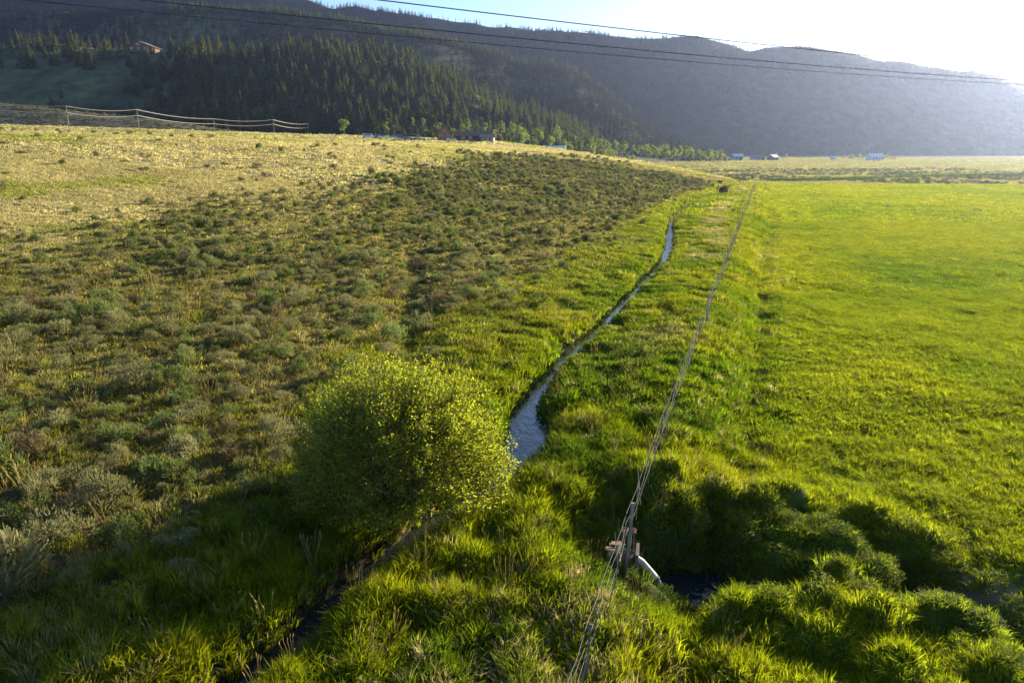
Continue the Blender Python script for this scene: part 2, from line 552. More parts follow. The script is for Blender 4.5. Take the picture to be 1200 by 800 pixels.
gx = graded(-3600, 3600, -15, 24, 0.19, 1.022)
gy = graded(-300, 3600, 6.5, 34, 0.19, 1.018)
GX, GY = np.meshgrid(gx, gy)
GZ = height(GX, GY)
lu, me_, sg, dr, ff = zone(GX, GY)
patch = fbm(GX, GY, 14, 81)
dist_d = np.abs(ditch_d(GX, GY))
mud = (1 - sstep(0.1, 0.9, dist_d - half_width(GY))) * (1 - sstep(200, 240, GY))
far_sage = ff * (1 - sstep(330, 420, GY)) * sstep(.42, .6, fbm(GX, GY * 2.2, 46, 83))
soil = mixc((lu, (0.05, 0.075, 0.016)), (me_, (0.075, 0.105, 0.014)), (sg * (0.6 + patch), (0.11, 0.082, 0.050)), (sg * 0.25, (0.10, 0.095, 0.035)),
            (dr, (0.31, 0.27, 0.15)), (ff * (1 - far_sage), (0.17, 0.17, 0.08)), (far_sage * 1.5, (0.12, 0.115, 0.085)))
soil = soil * (1 - mud[..., None]) + np.array((0.035, 0.026, 0.017)) * mud[..., None]
bp_ = np.exp(-(((GX - 11.4) / 1.0) ** 2 + ((GY - 14.9) / .75) ** 2))[..., None]
soil = soil * (1 - bp_) + np.array((0.20, 0.175, 0.14)) * bp_
ground = link('ground', grid_mesh('ground', gx, gy, GZ, GROUND, soil))
tag(ground, 'rolling valley ground of sage slope, dry grass bench and green meadow', kind='structure')

def ground_z(x, y):
    """height of the built sheet (bilinear in the grid)"""
    x = np.atleast_1d(np.asarray(x, float)); y = np.atleast_1d(np.asarray(y, float))
    i = np.clip(np.searchsorted(gx, x) - 1, 0, len(gx) - 2); j = np.clip(np.searchsorted(gy, y) - 1, 0, len(gy) - 2)
    fx = (x - gx[i]) / (gx[i + 1] - gx[i]); fy = (y - gy[j]) / (gy[j + 1] - gy[j])
    return (GZ[j, i] * (1 - fx) + GZ[j, i + 1] * fx) * (1 - fy) + (GZ[j + 1, i] * (1 - fx) + GZ[j + 1, i + 1] * fx) * fy

def gz1(x, y):
    return float(ground_z(x, y)[0])

# ------------------------------------------------------------------ water
WZ = 0.36
mb = MB()
prev = None
for y in np.concatenate([np.arange(4, 60, 0.5), np.arange(60, 232, 2.0)]):
    m = float(np.interp(y, _yy, _sl)); n = Vector((1, -m, 0)).normalized()
    w = float(half_width(y)) + 0.5
    c = Vector((float(ditch_x(y)), float(y), WZ))
    i = len(mb.v)
    mb.v += [tuple(c - n * w), tuple(c - n * w * .33), tuple(c + n * w * .33), tuple(c + n * w)]
    if prev is not None:
        for k in range(3):
            mb.f.append((prev + k, prev + k + 1, i + k + 1, i + k))
    prev = i
tag(mb.build('stream_water', WATER, smooth=True), 'narrow stream of pale sky-reflecting water along the ditch', kind='structure')
mb = MB()
ring = [(POOL[0] - .1 + 1.7 * math.cos(a), POOL[1] + .05 + 1.35 * math.sin(a), -0.76) for a in np.linspace(0, 2 * math.pi, 28, endpoint=False)]
mb.poly(*ring)
tag(mb.build('pool_water', POOLW), 'small dark blue pool below the pipe outlet', kind='structure')

# ------------------------------------------------------------------ hills
def un_dist(px, py, D):
    u = (px - 600) / 840; v = (py - 400) / 840
    c, s = math.cos(PITCH), math.sin(PITCH)
    t = D / (c - v * s)
    return u * t, CAM_Z + (-s - v * c) * t

def un_ground(px, py, z):
    u = (px - 600) / 840; v = (py - 400) / 840
    c, s = math.cos(PITCH), math.sin(PITCH)
    t = (z - CAM_Z) / (-s - v * c)
    return u * t, (c - v * s) * t

def crest_fn(pts, D):
    q = [un_dist(px, py, D) for px, py in pts]
    return np.array([a for a, b in q]), np.array([b for a, b in q])

class Hill:
    def __init__(self, pts, D, depth, back, foot, seed, rough, pw=1.0, drop=3.0):
        self.cx, self.cz = crest_fn(pts, D)
        self.D, self.depth, self.back, self.foot, self.seed, self.rough, self.pw, self.drop = D, depth, back, foot, seed, rough, pw, drop
        self.fade = None
    def crest_y(self, x):
        return self.D + 0.12 * self.depth * (fbm(x, x * 0, 150, self.seed + 7) - 0.5) * 2
    def z(self, x, y):
        x = np.asarray(x, float); y = np.asarray(y, float)
        cz = np.interp(x, self.cx, self.cz)
        cyy = self.crest_y(x)
        t = (y - (cyy - self.depth)) / self.depth
        f = np.clip(t, 0, 1) ** self.pw
        f = f * 0.55 + 0.45 * sstep(0, 1, t)
        ft = self.foot
        if self.fade:
            ft = self.foot - (self.foot + 25) * sstep(self.fade[0], self.fade[1], x)
            cz = cz - 25 * sstep(self.fade[0], self.fade[1], x)
        z = ft + (cz - ft) * f
        z = np.where(t > 1, cz - (y - cyy) * 0.35, z)
        z = np.where(t < 0, ft + t * self.drop * 10, z)
        env = np.clip(t * 3, 0, 1) * np.clip(1.15 - t, 0.12, 1)
        rid = 1 - np.abs(fbm(x, y * 0.45, self.rough * 9, self.seed, 4) - 0.5) * 2
        crag = np.exp(-((t - 1) / .06) ** 2) * (fbm(x, y * .3, self.rough * 3, self.seed + 3, 4) - .5) * self.rough * .9
        return z + self.rough * env * (rid - 0.72) * 2.2 + crag
    def mesh(self, name, x0, x1, nx, ny, colf, label):
        xs = np.linspace(x0, x1, nx)
        ys = np.linspace(self.D - self.depth * 1.25, self.D + self.back, ny)
        X, Y = np.meshgrid(xs, ys)
        Z = self.z(X, Y)
        o = link(name, grid_mesh(name, xs, ys, Z, HILL, colf(X, Y, Z)))
        tag(o, label, kind='structure')
        return o

RIDGE = Hill([(-260, 40), (0, 57), (45, 52), (80, 54), (190, 62), (270, 64), (330, 68), (400, 60), (480, 75), (560, 112), (620, 138), (680, 158), (760, 174), (860, 184), (1000, 200)],
             690, 215, 160, 3, 101, 5, 0.9)
SPUR = Hill([(-300, 10), (200, 15), (330, 18), (390, 28), (480, 42), (560, 62), (620, 80), (670, 88), (700, 106), (760, 152), (820, 180), (950, 200)],
            960, 330, 200, 10, 102, 9, 0.9)
MOUNT = Hill([(-500, -70), (-150, -60), (0, -45), (200, -30), (380, 4), (430, 10), (470, 17), (540, 26), (620, 34), (700, 42), (740, 48), (800, 44), (840, 50), (862, 57), (872, 61), (930, 55), (985, 60), (1040, 71), (1100, 80), (1165, 88), (1200, 98), (1400, 112), (1700, 130), (2400, 150)],
             1300, 290, 260, 4, 103, 13, 0.95)
FOOT = Hill([(-400, 96), (-100, 112), (0, 121), (120, 133), (240, 148), (330, 160), (420, 172), (600, 190)], 455, 120, 60, 2, 104, 1.5, 1.0)

RIDGE.fade = (40, 170)
SPUR.fade = (60, 300)
def col_ridge(X, Y, Z):
    p = fbm(X, Y, 40, 111)
    return mixc((np.clip(p * 2 - .6, 0, 1), (0.12, 0.13, 0.06)), (1.1 - p, (0.05, 0.055, 0.03)))
def col_mount(X, Y, Z):
    p = fbm(X, Y, 90, 112)
    w = sstep(-100, 500, X)
    return mixc((w, (0.055, 0.050, 0.036)), (1 - w, (0.02, 0.026, 0.024)), (p * .5, (0.04, 0.04, 0.03)))
def col_foot(X, Y, Z):
    p = fbm(X, Y, 14, 113)
    return mixc((p, (0.16, 0.145, 0.085)), (1 - p, (0.11, 0.10, 0.07)))
MOUNT.mesh('mountain', -2300, 2600, 330, 90, col_mount, 'high mountain wall with dark forest left and bare hazy slope right')
SPUR.mesh('forested_spur', -1400, 420, 170, 70, col_ridge, 'forested spur descending to the right behind the pine ridge')
RIDGE.mesh('pine_ridge', -900, 420, 170, 70, col_ridge, 'low ridge covered with pines behind the houses')
FOOT.mesh('foothill', -620, 60, 110, 40, col_foot, 'dull sage foothill behind the utility poles')

# ------------------------------------------------------------------ scatter: points -> instances of prototype meshes (uncountable cover only)
def proto_collection(name, meshes):
    c = bpy.data.collections.new(name)
    for k, me in enumerate(meshes):
        o = bpy.data.objects.new('%s_%02d' % (name, k), me)
        c.objects.link(o)
    return c

def scatter(name, pts, rot, scl, idx, tint, coll, label):
    me = bpy.data.meshes.new(name)
    n = len(pts)
    me.vertices.add(n)
    me.vertices.foreach_set('co', np.asarray(pts, np.float32).ravel())
    a = me.attributes.new('rot', 'FLOAT_VECTOR', 'POINT'); a.data.foreach_set('vector', np.asarray(rot, np.float32).ravel())
    a = me.attributes.new('scl', 'FLOAT_VECTOR', 'POINT'); a.data.foreach_set('vector', np.asarray(scl, np.float32).ravel())
    a = me.attributes.new('idx', 'INT', 'POINT'); a.data.foreach_set('value', np.asarray(idx, np.int32))
    c4 = np.ones((n, 4), np.float32); c4[:, :3] = tint
    a = me.attributes.new('tint', 'FLOAT_COLOR', 'POINT'); a.data.foreach_set('color', c4.ravel())
    o = link(name, me)
    ng = bpy.data.node_groups.new(name + '_scatter', 'GeometryNodeTree')
    ng.interface.new_socket('Geometry', in_out='INPUT', socket_type='NodeSocketGeometry')
    ng.interface.new_socket('Geometry', in_out='OUTPUT', socket_type='NodeSocketGeometry')
    N, L = ng.nodes.new, ng.links.new
    gi, go = N('NodeGroupInput'), N('NodeGroupOutput')
    ci = N('GeometryNodeCollectionInfo')
    ci.inputs['Collection'].default_value = coll
    ci.inputs['Separate Children'].default_value = True
    ci.inputs['Reset Children'].default_value = True
    ip = N('GeometryNodeInstanceOnPoints')
    def attr(nm, t):
        q = N('GeometryNodeInputNamedAttribute'); q.data_type = t; q.inputs['Name'].default_value = nm
        return q.outputs['Attribute']
    e2r = N('FunctionNodeEulerToRotation')
    L(attr('rot', 'FLOAT_VECTOR'), e2r.inputs[0])
    ip.inputs['Pick Instance'].default_value = True
    L(gi.outputs[0], ip.inputs['Points']); L(ci.outputs[0], ip.inputs['Instance'])
    L(attr('idx', 'INT'), ip.inputs['Instance Index'])
    L(e2r.outputs[0], ip.inputs['Rotation'])
    L(attr('scl', 'FLOAT_VECTOR'), ip.inputs['Scale'])
    L(ip.outputs[0], go.inputs[0])
    md = o.modifiers.new('scatter', 'NODES'); md.node_group = ng
    tag(o, label, kind='stuff')
    return o

# grass tufts -------------------------------------------------------------------
def tuft(name, blades, rad, hgt, wid, lean, seed, mat=None, segs=2):
    r = random.Random(seed)
    mb = MB()
    for k in range(blades):
        a = r.uniform(0, 2 * math.pi); q = rad * math.sqrt(r.random())
        bx, by = q * math.cos(a), q * math.sin(a)
        h = hgt * r.uniform(0.55, 1.1) * (1 - 0.35 * (q / rad) ** 2)
        da = a + r.uniform(-0.9, 0.9)
        ln = lean * h * r.uniform(0.25, 1.2)
        w = wid * r.uniform(0.7, 1.3) / 2
        sa = r.uniform(0, 2 * math.pi)
        sx, sy = math.cos(sa) * w, math.sin(sa) * w
        dx, dy = math.cos(da) * ln, math.sin(da) * ln
        mx, my, mz = bx + dx * .3, by + dy * .3, h * .62
        tx, ty, tz = bx + dx, by + dy, h * (1 - .25 * lean * r.random())
        i = len(mb.v)
        mb.v += [(bx - sx, by - sy, -.05), (bx + sx, by + sy, -.05), (mx + sx * .85, my + sy * .85, mz), (mx - sx * .85, my - sy * .85, mz), (tx, ty, tz)]
        mb.f += [(i, i + 1, i + 2, i + 3), (i + 3, i + 2, i + 4)]
    return mb.mesh(name, mat or GRASS)

def weed(name, n, rad, hgt, lw, ll, seed, mat=None):
    """leafy tuft: short leaves up and down many stems (nettles, forbs)"""
    r = random.Random(seed); mb = MB()
    for k in range(n):
        a = r.uniform(0, 2 * math.pi); q = rad * math.sqrt(r.random())
        z = hgt * r.uniform(0.15, 1.0) * (1 - .45 * (q / rad) ** 2)
        da = r.uniform(0, 2 * math.pi); el = r.uniform(-.3, 1.0)
        d = Vector((math.cos(da) * math.cos(el), math.sin(da) * math.cos(el), math.sin(el)))
        s = d.cross(Vector((0, 0, 1))).normalized() * lw * r.uniform(.7, 1.3) * .5
        p = Vector((q * math.cos(a), q * math.sin(a), z)); L_ = ll * r.uniform(.7, 1.3)
        mb.poly(p, p + d * L_ * .5 + s, p + d * L_, p + d * L_ * .5 - s)
    return mb.mesh(name, mat or GRASS)

near_c = proto_collection('near_tuft', [tuft('grass_tuft', 46, .20, .42, .017, .75, 200 + k) for k in range(5)] +
                          [tuft('grass_tuft', 34, .16, .50, .020, .45, 210 + k) for k in range(3)] + [weed('leafy_tuft', 90, .26, .36, .035, .085, 220 + k) for k in range(2)])
mid_c = proto_collection('mid_tuft', [tuft('grass_tuft', 34, .30, .40, .036, .7, 230 + k) for k in range(5)])
far_c = proto_collection('far_tuft', [tuft('grass_tuft', 30, .75, .42, .11, .7, 240 + k) for k in range(5)])
NNEAR, NMID, NFAR = 10, 5, 5

def wedge(r0, r1, dens):
    """random points in the wedge of land the picture looks over, a margin to each side"""
    A = (r1 - r0) * (1.9 * (r0 + r1) / 2 + 16)
    n = int(A * dens)
    y = rng.uniform(r0, r1, n * 2)
    wd = 0.95 * y + 8
    keep = rng.random(n * 2) < wd / wd.max()
    y = y[keep]; x = rng.uniform(-1, 1, len(y)) * (0.95 * y + 8)
    return x, y

GREEN = np.array((0.088, 0.137, 0.004)); YELL = np.array((0.158, 0.178, 0.006)); DEEP = np.array((0.042, 0.090, 0.007))
DRY = np.array((0.315, 0.280, 0.165)); OLIVE = np.array((0.135, 0.12, 0.045)); STRAW = np.array((0.50, 0.42, 0.22))

def grass_fields(x, y):
    lu, me_, sg, dr, ff = zone(x, y)
    n1 = fbm(x, y, 3.2, 301); n2 = fbm(x, y, 11, 302); n3 = rng.random(len(x)); n4 = fbm(x, y, 30, 303)
    yel = np.clip((n1 - .5) * 2.2 + (n2 - .45) * 1.8 + .35 + .35 * sstep(25, 120, y), 0, 1)
    cl = GREEN * (1 - yel)[:, None] + YELL * yel[:, None]
    deep = np.clip(1.2 - 2.4 * n1, 0, 1) * .6
    cl = cl * (1 - deep)[:, None] + DEEP * deep[:, None]
    dryl = (n3 < .05 + .25 * sstep(.6, .75, n2))
    cl = np.where(dryl[:, None], OLIVE * .5 + DRY * .5, cl)
    lf_ = (.45 * sstep(.5, 4.0, -ditch_d(x, y)))[:, None]
    cl = cl * (1 - lf_) + np.array((0.15, 0.15, 0.03)) * lf_
    crest_ = np.exp(-((ditch_d(x, y) - .62 * (fence_x(y) - ditch_x(y))) / 1.6) ** 2) * sstep(.5, .62, fbm(x, y, 7, 309)) * sstep(28, 40, y)
    cl = cl * (1 - .75 * crest_)[:, None] + (DRY * .8) * (.75 * crest_)[:, None]
    ym = np.clip(.52 + (n2 - .5) * 1.0 + (n4 - .5) * 1.0 + .9 * (n1 - .5) + .2 * sstep(40, 160, y), 0, 1)
    band = .5 + .5 * np.sin((x * .94 - y * .34) / 2.9 + 2.5 * fbm(x, y, 25, 306))
    ym = np.clip(ym + .22 * (band - .5) + .5 * sstep(.58, .7, fbm(x * .5, y, 22, 307)) * sstep(60, 120, y), 0, 1)
    cm = GREEN * 1.22 * (1 - ym)[:, None] + YELL * 1.25 * ym[:, None]
    ds = np.clip(.25 + .9 * (n1 - .35) + .5 * (n3 - .5), 0, 1)
    cs = OLIVE * (1 - ds)[:, None] + DRY * .75 * ds[:, None]
    cs = np.where((rng.random(len(x)) < .30 + .2 * (1 - sstep(20, 45, y)))[:, None], np.array((0.155, 0.162, 0.03)), cs)
    cd = DRY * (.75 + .5 * n2)[:, None]
    gp = sstep(.56, .66, fbm(x, y, 16, 305))
    cd = cd * (1 - .75 * gp)[:, None] + np.array((0.20, 0.215, 0.05)) * (.75 * gp)[:, None]
    cf = (DRY * .3 + np.array((0.14, 0.15, 0.05)) * .7) * np.ones((len(x), 1)) * (.75 + .5 * n2)[:, None]
    w = np.stack([lu, me_, sg, dr, ff], 1) + 1e-6
    pick = (w.cumsum(1) / w.sum(1, keepdims=True) > rng.random((len(x), 1))).argmax(1)
    tint = np.choose(pick[:, None], [cl, cm, cs, cd, cf])
    hgt = np.choose(pick, [1.0 + .5 * (n1 - .5), .62 + .3 * (n1 - .5), .62 + .4 * (n3 - .5), .55 + .2 * (n3 - .5), .6 + 0 * n1])
    prob = np.choose(pick, [1.0 + 0 * n1, 1.0 + 0 * n1, .58 + .6 * (n1 - .5), .8 + 0 * n1, .6 + 0 * n1])
    return pick, tint, hgt, prob

def grass_ring(name, r0, r1, dens, coll, ncoll, hs, ws, label, kinds=None):
    x, y = wedge(r0, r1, dens)
    pick, tint, hgt, prob = grass_fields(x, y)
    z = ground_z(x, y)
    d = np.abs(ditch_d(x, y))
    wet = (d < half_width(y) - .05) | ((z < WZ + .02) & (d < half_width(y) + .8))
    pool = (((x - POOL[0] + .3) / .68) ** 2 + ((y - POOL[1] - .1) / .52) ** 2 + 1.1 * (fbm(x, y, .7, 44) - .5) < 1) & (z < -.5)
    gate = (np.abs(x - 2.65) < .65) & (np.abs(y - 15.40) < .42) & (rng.random(len(x)) < .85)
    bare = (np.hypot((x - 11.4) / 1.1, (y - 14.9) / .8) < 1) & (rng.random(len(x)) < .6)
    ok = (~wet) & (~pool) & (~gate) & (~bare) & (rng.random(len(x)) < prob)
    x, y, z, tint, hgt, pick = x[ok], y[ok], z[ok], tint[ok], hgt[ok], pick[ok]
    n = len(x)
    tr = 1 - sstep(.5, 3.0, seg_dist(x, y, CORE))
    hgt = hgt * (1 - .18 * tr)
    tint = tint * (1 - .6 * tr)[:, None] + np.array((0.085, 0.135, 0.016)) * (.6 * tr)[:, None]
    dd_ = ditch_d(x, y)
    hgt = hgt * np.where(dd_ > 0, .35 + .65 * sstep(.1, 1.3, dd_ - half_width(y)), .55 + .45 * sstep(.1, .8, -dd_ - half_width(y)))
    front = np.exp(-(((x - POOL[0] + .1) / 1.3) ** 2 + ((y - POOL[1] + 1.4) / 1.0) ** 2))
    hgt = hgt * (1 - .36 * front)
    s = rng.uniform(.75, 1.25, n)
    scl = np.stack([s * ws, s * ws, s * hs * hgt], 1)
    rot = np.stack([rng.normal(0, .12, n), rng.normal(0, .12, n), rng.uniform(0, 6.283, n)], 1)
    idx = rng.integers(0, ncoll, n)
    if kinds:
        idx = np.where((idx >= 8) & ~((rng.random(n) < .25 + .75 * tr)), idx - 5, idx)
        idx = np.where((tr > .25) & (rng.random(n) < .38), 8 + rng.integers(0, 2, n), idx)
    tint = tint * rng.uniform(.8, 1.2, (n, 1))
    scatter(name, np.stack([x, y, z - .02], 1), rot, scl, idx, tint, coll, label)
    return n

NG = 0
NG += grass_ring('near_grass', 5.5, 24, 24, near_c, NNEAR, 1.0, 1.0, 'lush green grass around the willow, headgate and pool', True)
def stalk(name, seed):
    r = random.Random(seed); mb = MB()
    for k in range(7):
        a = r.uniform(0, 6.28); q = r.uniform(0, .16); h = r.uniform(.45, .85); ln = r.uniform(.05, .35)
        b = Vector((q * math.cos(a), q * math.sin(a), -.05)); t_ = b + Vector((math.cos(a + 1) * ln, math.sin(a + 1) * ln, h))
        mb.tube([b, b.lerp(t_, .5) + Vector((0, 0, .04)), t_], [.006, .005, .004], 3, False)
        mb.tube([t_, t_ + Vector((math.cos(a) * .02, math.sin(a) * .02, .05)), t_ + Vector((math.cos(a) * .04, math.sin(a) * .04, .11))], [.005, .013, .003], 4, False)
    return mb.mesh(name, GRASS)
stalk_c = proto_collection('seed_stalk', [stalk('seed_stalk', 250 + k) for k in range(4)])
x, y = wedge(6, 42, .9)
z = ground_z(x, y); lu_, me2, sg2, dr2, ff2 = zone(x, y)
ok = (np.abs(ditch_d(x, y)) > half_width(y) + .3) & (z > -.6) & (rng.random(len(x)) < .25 + .9 * (fbm(x, y, 4, 308) - .35)) & (me2 < .5)
x, y, z = x[ok], y[ok], z[ok]; n = len(x)
scatter('seed_stalks', np.stack([x, y, z], 1), np.stack([rng.normal(0, .2, n), rng.normal(0, .2, n), rng.uniform(0, 6.28, n)], 1), np.repeat(rng.uniform(.7, 1.2, (n, 1)), 3, 1),
        rng.integers(0, 4, n), np.array((0.30, 0.255, 0.13)) * rng.uniform(.6, 1.2, (n, 1)), stalk_c, 'thin dry seed stalks standing in the green grass')
NG += grass_ring('middle_grass', 24, 52, 16, mid_c, NMID, 1.0, .9, 'green and dry grass along the stream and on the slope')
NG += grass_ring('farther_grass', 52, 105, 7, mid_c, NMID, 1.05, 1.35, 'green meadow grass and dry slope grass in the middle distance')
NG += grass_ring('valley_grass', 320, 860, .09, far_c, NFAR, 1.5, 3.2, 'pale grass of the far valley floor')
NG += grass_ring('distant_grass', 105, 320, 1.1, far_c, NFAR, 1.0, 1.15, 'distant grass of the meadow and the tawny bench')

n = 1500
t = rng.random(n)
e0, e1 = un_ground(903, 212, 0), un_ground(1290, 202, 0)
x = e0[0] + (e1[0] - e0[0]) * t; y = e0[1] + (e1[1] - e0[1]) * t + rng.normal(0, 1.3, n)
scatter('field_edge_grass', np.stack([x, y, ground_z(x, y)], 1), np.stack([np.zeros(n), np.zeros(n), rng.uniform(0, 6.28, n)], 1),
        np.stack([np.full(n, 1.5), np.full(n, 1.5), rng.uniform(1.6, 3.4, n)], 1), rng.integers(0, NFAR, n), np.array((0.055, 0.095, 0.012)) * rng.uniform(.7, 1.3, (n, 1)), far_c, 'tall dark green grass along the far edge of the meadow')

# ------------------------------------------------------------------ sagebrush
def sage_mesh(name, seed, n, mat, leaf=.05):
    """rounded shrub of unit radius: shoots fan from the root, small grey leaves crowd their ends"""
    r = random.Random(seed); mb = MB()
    lobes = []
    for k in range(r.randint(6, 11)):
        a = r.uniform(0, 2 * math.pi); q = r.uniform(.12, .72)
        lobes.append((q * math.cos(a), q * math.sin(a), r.uniform(.22, .72), r.uniform(.20, .42)))
    for k in range(n):
        lx, ly, lz, lr = r.choice(lobes)
        u = r.uniform(-.35, 1); a = r.uniform(0, 2 * math.pi); s = math.sqrt(max(0, 1 - u * u)); q = lr * r.uniform(.62, 1.08)
        d = Vector((s * math.cos(a), s * math.sin(a), u))
        p = Vector((lx, ly, lz)) + d * q
        if p.z < .02:
            p.z = r.uniform(.02, .2)
        up = (d + Vector((r.uniform(-.6, .6), r.uniform(-.6, .6), r.uniform(.2, 1.1)))).normalized()
        sd = up.cross(Vector((r.uniform(-1, 1), r.uniform(-1, 1), r.uniform(-1, 1)))).normalized() * leaf * r.uniform(.5, 1)
        L_ = leaf * r.uniform(1.6, 3.4)
        mb.poly(p - sd * .5, p + sd * .5, p + up * L_ + sd * .3, p + up * L_ - sd * .3)
    for k in range(9):
        a = r.uniform(0, 2 * math.pi); q = r.uniform(.3, .75)
        mb.tube([(0, 0, -.05), (q * .4 * math.cos(a), q * .4 * math.sin(a), .2), (q * math.cos(a), q * math.sin(a), .5)], [.03, .022, .01], 3, False)
    return mb.mesh(name, mat)

NS = 6
SAGE2 = mat_leaf('sage_leaves_green', (0.125, 0.15, 0.055), 0.3, 0.5, 0.7, 0.15, (0.9, 1.0, 0.5))
SAGE3 = mat_leaf('sage_leaves_brown', (0.15, 0.125, 0.075), 0.2, 0.5, 0.8, 0.1, (1.0, 0.9, 0.6))
sage_near = [sage_mesh('sagebrush', 400 + k, 1150, (SAGE1, SAGE2, SAGE1, SAGE1, SAGE2, SAGE1, SAGE3, SAGE2, SAGE1, SAGE2)[k % 10], .038) for k in range(10)]
sage_far = proto_collection('slope_sage', [sage_mesh('slope_sage', 420 + k, 420, SAGELEAF, .075) for k in range(5)])

def sage_points(y0, y1, step, keep_fn, jit=.48):
    ys = np.arange(y0, y1, step)
    P = []
    for y in ys:
        xs = np.arange(-(0.95 * y + 10), ditch_x(y) + 2, step)
        P.append(np.stack([xs, np.full(len(xs), y)], 1))
    P = np.concatenate(P)
    P = P + rng.uniform(-jit, jit, P.shape) * step
    x, y = P[:, 0], P[:, 1]
    lu, me_, sg, dr, ff = zone(x, y)
    ok = rng.random(len(x)) < keep_fn(x, y, lu, sg, dr)
    return x[ok], y[ok]

def keep_near(x, y, lu, sg, dr):
    n = fbm(x, y, 5, 411)
    big = sstep(70, 130, y)
    return sg * (.35 + .75 * sstep(.36, .58, n) + .35 * big) + dr * .012 + lu * .0

sx, sy = sage_points(8, 215, .86, keep_near)
far2 = sy > 120
drop = far2 & (rng.random(len(sx)) < .30)
sx, sy = sx[~drop], sy[~drop]
# keep clear of the willow and of the stream
wd_ = np.hypot(sx + 3.3, sy - 17.6)
ok = (wd_ > 2.6) & (ditch_d(sx, sy) < -2.2)
sx, sy = sx[ok], sy[ok]
size = .86 * (.22 + .52 * rng.random(len(sx)) ** 2.0) * (1 + 1.1 * (fbm(sx, sy, 6, 412) - .4)) * (1 + .30 * (1 - sstep(22, 45, sy))) * (1 + .25 * sstep(60, 140, sy))
# three big ones the photo shows at the left edge, set by hand
hand = [(un_ground(58, 612, 1.8), .95, 'largest pale silver sagebrush clump near the left edge'),
        (un_ground(132, 598, 1.8), .72, 'rounded pale sagebrush just right of the largest one near the left edge'),
        (un_ground(205, 618, 1.6), .62, 'bluish sagebrush at the upper edge of the willow shadow'),
        (un_ground(215, 662, 1.4), .5, 'small blue-green sagebrush inside the willow shadow')]
for (hx, hy), hs, lab in hand:
    k = np.hypot(sx - hx, sy - hy) > hs + .35
    sx, sy, size = sx[k], sy[k], size[k]
inview = (np.abs(sx) < .70 * (sy * .967 + 2.4)) & (sy > 11.5)
appar = np.where(inview, size / np.hypot(sx, sy), 0)
order = np.argsort(-appar)
take = order[:290]
for k, ((hx, hy), hs, lab) in enumerate(hand):
    o = link('sagebrush', sage_near[k % NS])
    o.location = (hx, hy, gz1(hx, hy) - .03); o.scale = (hs, hs, hs * .95); o.rotation_euler = (0, 0, k * 1.3)
    tag(o, lab, 'shrub', 'sagebrush shrubs on the slope')
def sage_region(x, y, s):
    px = 600 + 840 * x / (y * .967 + 2.2)
    sz = 'big' if s > .52 else 'medium' if s > .38 else 'small'
    row = 'lowest rows' if y < 19 else 'lower rows' if y < 24 else 'middle rows' if y < 30 else 'upper rows' if y < 36 else 'topmost rows'
    if px < 90: w = 'at the very left edge'
    elif px < 170: w = 'close to the left edge'
    elif px < 250: w = 'well left of the willow'
    elif px < 330: w = 'just left of the willow'
    elif px < 480: w = ('straight uphill of the willow' if px < 400 else 'uphill of the willow top' if px < 440 else 'above the stream side of the willow')
    else: w = 'right of the willow at the slope foot'
    return '%s grey sagebrush in the %s, %s' % (sz, row, w)
for q, k in enumerate(take):
    o = link('sagebrush', sage_near[q % len(sage_near)])
    s = float(size[k])
    o.location = (float(sx[k]), float(sy[k]), gz1(sx[k], sy[k]) - .03)
    o.scale = (s * random.uniform(.8, 1.35), s * random.uniform(.75, 1.2), s * random.uniform(.7, 1.5)); o.rotation_euler = (0, 0, random.uniform(0, 6.28))
    lab = sage_region(float(sx[k]), float(sy[k]), s)
    tag(o, lab, 'shrub', 'sagebrush shrubs on the slope')
rest = np.ones(len(sx), bool); rest[take] = False
x, y, s = sx[rest], sy[rest], size[rest]
n = len(x)
tn = np.array((0.164, 0.158, 0.074)) * rng.uniform(.7, 1.25, (n, 1))
tn = np.where((rng.random(n) < .34)[:, None], np.array((0.115, 0.138, 0.040)) * rng.uniform(.7, 1.3, (n, 1)), tn)
tn = np.where((rng.random(n) < .05)[:, None], np.array((0.16, 0.13, 0.07)) * rng.uniform(.7, 1.2, (n, 1)), tn)
scatter('slope_sagebrush', np.stack([x, y, ground_z(x, y) - .03], 1), np.stack([rng.normal(0, .06, n), rng.normal(0, .06, n), rng.uniform(0, 6.28, n)], 1),
        np.stack([s * rng.uniform(.8, 1.35, n), s * rng.uniform(.75, 1.2, n), s * rng.uniform(.7, 1.5, n)], 1), rng.integers(0, 5, n), tn, sage_far, 'mass of small sagebrush covering the slope')
# sage of the far flats and the foothill
n = 9000
y = rng.uniform(225, 520, n); x = rng.uniform(-.35, .95, n) * y
lu, me_, sg, dr, ff = zone(x, y)
m = (fbm(x, y * 2.2, 46, 83) > .41) & ((ff > .5) & (y < 430) | (sg > .3))
x, y = x[m], y[m]; n = len(x); s = rng.uniform(.6, 1.2, n)
scatter('flat_sagebrush', np.stack([x, y, ground_z(x, y) - .05], 1), np.stack([np.zeros(n), np.zeros(n), rng.uniform(0, 6.28, n)], 1),
        np.stack([s, s, s * .8], 1), rng.integers(0, 5, n), np.array((0.115, 0.12, 0.08)) * rng.uniform(.7, 1.2, (n, 1)), sage_far, 'grey sagebrush on the far flats beyond the meadow')
n = 5200
y = rng.uniform(335, 455, n); x = rng.uniform(-.95, -.18, n) * y
s = rng.uniform(.6, 1.3, n); z = FOOT.z(x, y)
scatter('foothill_sagebrush', np.stack([x, y, z - .1], 1), np.stack([np.zeros(n), np.zeros(n), rng.uniform(0, 6.28, n)], 1),
        np.stack([s, s, s * .8], 1), rng.integers(0, 5, n), np.array((0.12, 0.125, 0.075)) * rng.uniform(.7, 1.2, (n, 1)), sage_far, 'grey sagebrush on the foothill behind the utility poles')

